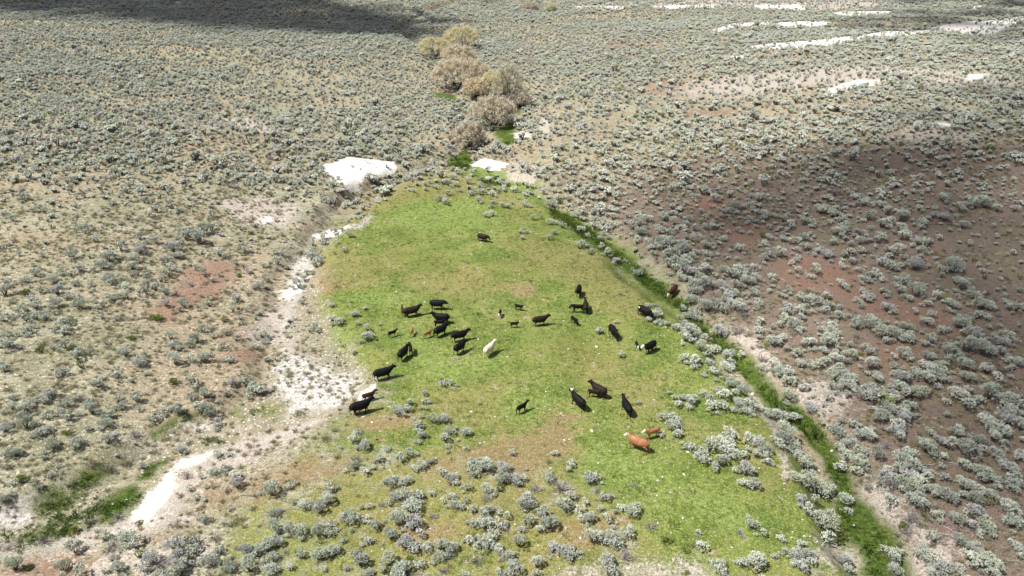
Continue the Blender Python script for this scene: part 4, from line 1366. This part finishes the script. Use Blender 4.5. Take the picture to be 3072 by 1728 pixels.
def tube(V, F, pts, rad, n=10):
    """closed tube through points; rad = list of (side, up) radii"""
    pts = [np.array(p, float) for p in pts]
    base = len(V)
    k = len(pts)
    for i, p in enumerate(pts):
        d = pts[min(i + 1, k - 1)] - pts[max(i - 1, 0)]
        d = d / (np.linalg.norm(d) + 1e-9)
        side = np.cross(d, (0, 0, 1)) if abs(d[2]) < .93 else np.cross(d, (1, 0, 0))
        side /= np.linalg.norm(side)
        up = np.cross(side, d)
        ra = rad[i] if isinstance(rad[i], tuple) else (rad[i], rad[i])
        for j in range(n):
            a = j * 6.2832 / n
            V.append(p + side * ra[0] * math.cos(a) + up * ra[1] * math.sin(a))
    for i in range(k - 1):
        for j in range(n):
            a, b = base + i * n + j, base + i * n + (j + 1) % n
            F.append((a, b, b + n, a + n))
    F.append(tuple(base + j for j in range(n))[::-1])
    F.append(tuple(base + (k - 1) * n + j for j in range(n)))


def cow_mesh(name, hide, white=(), head='level', turn=0., step=.0, tail='down', calf=False, fat=1.0):
    """standing or walking cow, nose toward +X; returns a mesh about 2.3 m long"""
    V, F = [], []
    lg = 1.12 if calf else 1.0
    dp = .80 if calf else 1.0
    zt = 0.95 * (lg - 1) - (.02 if calf else .07)

    def Z(v): return v + zt
    st = [(-.88, 1.10, .07, .06), (-.84, 1.06, .17, .20), (-.72, 1.02, .25, .30), (-.5, .98, .285, .345), (-.22, .945, .32, .37), (.08, .925, .335, .385), (.36, .945, .30, .375),
          (.58, .985, .26, .34), (.74, 1.03, .21, .28), (.84, 1.05, .12, .18)]
    tube(V, F, [(a, 0, Z(b)) for a, b, _, _ in st], [(c * fat * dp, e * dp * 1.12) for _, _, c, e in st], 14)
    ty = math.tan(turn)
    if head == 'up': nk, hd, nose = (.96, 1.30), (1.08, 1.42), (1.38, 1.26)
    elif head == 'down': nk, hd, nose = (1.00, .86), (1.13, .58), (1.24, .20)
    elif head == 'low': nk, hd, nose = (1.0, 1.08), (1.16, 1.00), (1.36, .70)
    else: nk, hd, nose = (.98, 1.20), (1.13, 1.24), (1.42, 1.04)

    def T(xz, k_=1.0):
        dx = (xz[0] - .7) * (.82 if calf else .94)
        return (.7 + dx * math.cos(turn), dx * math.sin(turn), Z(xz[1]))
    tube(V, F, [(.52, 0, Z(1.06)), (.74, dp * .0, Z(1.12)), T(nk), T(hd)], [(.22 * dp, .33 * dp), (.20 * dp, .30 * dp), (.16 * dp, .23 * dp), (.12, .15)], 10)
    hp, np_ = np.array(T(hd)), np.array(T(nose))
    hs = 1.3 if calf else 1.1
    dv = (np_ - hp) * hs
    L_ = hp + dv
    tube(V, F, [hp - dv * .28, hp - dv * .05, hp + dv * .3, hp + dv * .72, L_, L_ + dv * .06], [(.08, .08), (.145, .14), (.135, .145), (.095, .11), (.09, .09), (.05, .05)], 10)
    hz = dv / np.linalg.norm(dv)
    side = np.cross(hz, (0, 0, 1))
    side /= np.linalg.norm(side)
    for s in (-1, 1):       # ears
        e0 = hp - dv * .12 + side * s * .09 + np.array([0, 0, .06])
        tube(V, F, [e0, e0 + side * s * .12 + np.array([0, 0, .02]), e0 + side * s * .24 - np.array([0, 0, .02])], [(.04, .035), (.055, .03), (.025, .02)], 6)
    for s, ph in ((-1, 1), (1, -1)):
        a = step * ph
        y1 = .17 * fat
        # hind leg: stifle forward, hock back
        tube(V, F, [(-.62, s * .13, Z(.98)), (-.52 + a * .3, s * y1 * 1.1, Z(.72)), (-.70 + a * .8, s * y1, .47 * lg), (-.66 + a, s * y1, .16), (-.64 + a, s * y1, .06), (-.60 + a, s * y1, .0)],
             [(.15 * dp, .24), (.12 * dp, .17), (.055, .075), (.042, .045), (.055, .06), (.06, .065)], 8)
        a = -step * ph
        tube(V, F, [(.52, s * .13, Z(.90)), (.50 + a * .25, s * y1, Z(.66)), (.54 + a * .6, s * y1, .40 * lg), (.54 + a, s * y1, .15), (.55 + a, s * y1, .06), (.59 + a, s * y1, .0)],
             [(.13 * dp, .20), (.09, .12), (.055, .06), (.042, .042), (.052, .055), (.058, .06)], 8)
    if tail == 'down':
        tube(V, F, [(-.80, 0, Z(1.22)), (-.93, 0, Z(1.16)), (-.97, .02, Z(.85)), (-.98, .03, Z(.6)), (-.98, .03, Z(.34))], [.035, .036, .028, .038, .02], 6)
    elif tail == 'out':
        tube(V, F, [(-.80, 0, Z(1.22)), (-1.0, 0, Z(1.36)), (-1.25, -.02, Z(1.36)), (-1.42, -.05, Z(1.18)), (-1.5, -.06, Z(.9))], [.035, .034, .030, .038, .025], 6)
    elif tail == 'side':
        tube(V, F, [(-.80, 0, Z(1.22)), (-.97, -.10, Z(1.18)), (-1.05, -.42, Z(1.08)), (-1.10, -.72, Z(.98))], [.035, .034, .032, .03], 6)
    if not calf:
        tube(V, F, [(-.40, 0, Z(.62)), (-.36, 0, Z(.52)), (-.34, 0, Z(.46))], [.13, .11, .06], 8)
    me = bpy.data.meshes.new(name)
    me.from_pydata([tuple(map(float, v)) for v in V], [], F)
    o = bpy.data.objects.new(name, me)
    S.collection.objects.link(o)
    r = o.modifiers.new('r', 'REMESH')
    r.mode = 'VOXEL'
    r.voxel_size = .030
    r.use_smooth_shade = True
    s_ = o.modifiers.new('s', 'SMOOTH')
    s_.iterations = 4
    s_.factor = .5
    bpy.context.view_layer.update()
    dg = bpy.context.evaluated_depsgraph_get()
    me2 = bpy.data.meshes.new_from_object(o.evaluated_get(dg))
    bpy.data.objects.remove(o)
    bpy.data.meshes.remove(me)
    me2.name = name
    me2.materials.clear()
    me2.materials.append(hide)
    me2.materials.append(H_white)
    nP = len(me2.polygons)
    c = np.empty(nP * 3, np.float32)
    me2.polygons.foreach_get('center', c)
    c = c.reshape(-1, 3)
    mi = np.zeros(nP, np.int32)
    rel = (c - hp) @ hz / np.linalg.norm(dv)
    perp = np.linalg.norm((c - hp) - np.outer((c - hp) @ hz, hz), axis=1)
    if 'face' in white: mi[(rel > -.20) & (perp < .17) & (c[:, 0] > .75)] = 1
    if 'poll' in white: mi[(rel > -.4) & (rel < .12) & (perp < .2) & (c[:, 2] > hp[2] + .02) & (c[:, 0] > .75)] = 1
    if 'blaze' in white: mi[(rel > .0) & (perp < .16) & (np.abs((c - hp) @ side) < .07) & (c[:, 0] > .75)] = 1
    if 'belly' in white: mi[(c[:, 2] < Z(.68)) & (np.abs(c[:, 0]) < .45) & (c[:, 2] > Z(.45))] = 1
    if 'chest' in white: mi[(c[:, 0] > .66) & (c[:, 2] < Z(.95)) & (c[:, 2] > Z(.5))] = 1
    if 'socks' in white: mi[c[:, 2] < .34] = 1
    if 'rump' in white: mi[(c[:, 0] < -.5) & (c[:, 0] > -.7) & (np.abs(c[:, 1]) > .1) & (c[:, 2] > 1.0) & (c[:, 2] < 1.12)] = 1  # sun highlight on the rump, painted as a white patch on each side
    me2.polygons.foreach_set('material_index', mi)
    me2.polygons.foreach_set('use_smooth', np.ones(nP, bool))
    return me2


HERD = [
 # px, py of the feet, heading degrees (0 = right, 90 = away), hide, white parts (rump: a painted highlight), head, turn, step, tail, calf, scale, label
 (1313, 929, -4, 'k', ('chest',), 'low', -.2, .10, 'down', 0, 1.03, 'black cow standing broadside with a white patch under its lowered head'),
 (1236, 950, 20, 'b', (), 'up', .1, .12, 'down', 0, 1.03, 'dark brown cow with raised head and a reddish calf at its rump'),
 (1209, 944, 105, 'r', (), 'level', 0, .05, 'down', 1, .70, 'reddish calf half hidden behind the dark brown cow'),
 (1326, 971, 172, 'k', (), 'up', 0, .08, 'down', 0, 1.05, 'black cow facing left with a calf pressed to its near side'),
 (1318, 981, 8, 'k', ('belly',), 'level', .2, .05, 'down', 1, .66, 'black calf with a white belly nursing beside the left-facing cow'),
 (1322, 1008, 46, 'k', (), 'level', 0, .16, 'down', 0, 1.02, 'black cow walking away right just below the nursing calf'),
 (1378, 1024, 22, 'k', (), 'up', -.1, .12, 'down', 0, 1.02, 'black cow standing broadside left of and above the cream cow'),
 (1378, 1060, 55, 'k', (), 'level', -.1, .10, 'down', 0, .98, 'black cow walking away immediately left of the cream cow'),
 (1467, 1066, 60, 'w', (), 'up', -.3, .10, 'down', 0, 1.02, 'cream white cow seen from behind with its head up'),
 (1210, 1078, 68, 'k', (), 'level', .1, .10, 'down', 0, 1.02, 'black cow seen from behind with a dark calf at its right shoulder'),
 (1233, 1063, 100, 'b', (), 'level', .4, .05, 'down', 1, .78, 'dark calf standing at the right shoulder of a black cow'),
 (1150, 1139, 25, 'k', (), 'up', -.2, .14, 'down', 0, 1.05, 'black cow walking right above the white cut bank'),
 (1082, 1241, 28, 'k', (), 'up', 0, .18, 'down', 0, 1.08, 'black cow striding uphill, lowest and leftmost of the herd'),
 (1108, 1203, 26, 'r', (), 'up', 0, .12, 'out', 1, .72, 'reddish brown calf walking behind the back of the lowest left cow'),
 (1177, 1011, 36, 'k', (), 'up', 0, .10, 'down', 1, .58, 'small black calf standing alone left of the two orange calves'),
 (1236, 1006, 86, 'o', ('socks',), 'level', 0, .03, 'down', 1, .56, 'small orange calf seen from behind, left of another orange calf'),
 (1283, 1013, 46, 'o', (), 'level', 0, .10, 'down', 1, .60, 'orange calf walking right beside a black cow'),
 (1556, 931, -22, 'k', ('face',), 'low', 0, .10, 'down', 1, .58, 'black calf with a white face in the upper middle of the meadow'),
 (1500, 949, -98, 'k', ('face', 'chest'), 'low', -.1, .03, 'down', 1, .58, 'black calf with a white face and chest looking toward the camera'),
 (1543, 983, 6, 'k', ('face',), 'up', 0, .10, 'out', 1, .55, 'small black calf with its tail raised and a white face'),
 (1448, 725, -30, 'b', (), 'low', 0, .08, 'out', 0, .98, 'dark cow alone at the top of the meadow with its tail held out'),
 (1736, 886, -100, 'k', (), 'level', -.6, .06, 'down', 0, 1.0, 'black cow facing the camera with its head turned left'),
 (1756, 936, 86, 'b', (), 'up', .15, .05, 'down', 0, 1.02, 'dark brown cow seen from behind with a young black calf at its left'),
 (1733, 938, 178, 'k', (), 'low', 0, .10, 'down', 1, .82, 'young black calf facing left at the hindquarters of a dark brown cow'),
 (1618, 977, 18, 'b', (), 'up', -.2, .08, 'down', 0, .98, 'dark brown cow standing alone broadside in mid meadow'),
 (1722, 972, -62, 'k', (), 'down', 0, .08, 'down', 1, .68, 'black calf with lowered head walking toward the camera'),
 (2021, 884, -128, 'r', ('face',), 'low', -.3, .08, 'down', 0, 1.0, 'red brown white-faced cow in the green channel beside tall sagebrush'),
 (1931, 951, -52, 'k', ('rump',), 'down', .1, .06, 'down', 0, 1.08, 'black cow grazing against a sagebrush at the right edge of the meadow'),
 (1838, 1010, -74, 'k', (), 'down', 0, .05, 'down', 0, 1.04, 'black cow grazing head-on between two lone sagebrush'),
 (1910, 1045, -85, 'k', ('face', 'socks'), 'low', -.1, .04, 'down', 1, .56, 'small black calf with a white face beside a white-faced cow'),
 (1950, 1056, -138, 'k', ('face',), 'level', -.4, .10, 'down', 0, 1.0, 'black cow with a large white face beside a small calf'),
 (1565, 1238, 42, 'k', (), 'up', -.1, .10, 'down', 1, .70, 'lone black calf in the lower middle of the meadow'),
 (1734, 1222, 124, 'k', ('poll',), 'up', .1, .10, 'down', 0, 1.04, 'black cow with a white poll walking away left'),
 (1797, 1189, 134, 'b', (), 'up', .3, .08, 'side', 0, 1.0, 'dark brown cow with its tail swung out and a calf nursing'),
 (1782, 1193, -16, 'b', (), 'level', .3, .05, 'down', 1, .70, 'dark calf nursing in front of the cow with the swung tail'),
 (1879, 1241, 102, 'k', (), 'up', 0, .10, 'down', 0, 1.04, 'black cow seen from behind beside a sagebrush, above the orange cow'),
 (1916, 1350, 146, 'o', ('face',), 'level', -.1, .16, 'down', 0, 1.04, 'orange cow with a white face, nearest of the herd'),
 (1958, 1314, 200, 'o', ('face',), 'level', -.2, .08, 'down', 1, .78, 'orange calf with a white face beside the orange cow'),
]
HM = {'k': H_black, 'b': H_dark, 'r': H_red, 'o': H_orange, 'w': H_cream}
for px, py, hd, hk, wh, head, turn, step, tail, cf, scl, lab in HERD:
    x, y, z = [float(v[0]) for v in ground_at(px, py)]
    nm = 'calf' if cf else 'cow'
    me = cow_mesh(nm, HM[hk], wh, head, turn, step, tail, bool(cf), fat=.95 if cf else 1.12)
    o = bpy.data.objects.new(nm, me)
    S.collection.objects.link(o)
    scl *= .96
    o.scale = (scl, scl, scl)
    # stand on the ground, tilted with it
    c, s = math.cos(R(hd)), math.sin(R(hd))
    zf, zb = height(x + c * .5, y + s * .5), height(x - c * .5, y - s * .5)
    o.rotation_euler = (0, -math.atan2(zf - zb, 1.0), R(hd))
    o.location = (x, y, (zf + zb) / 2)
    tag(o, lab, nm, 'calves on the meadow' if cf else 'cows on the meadow')
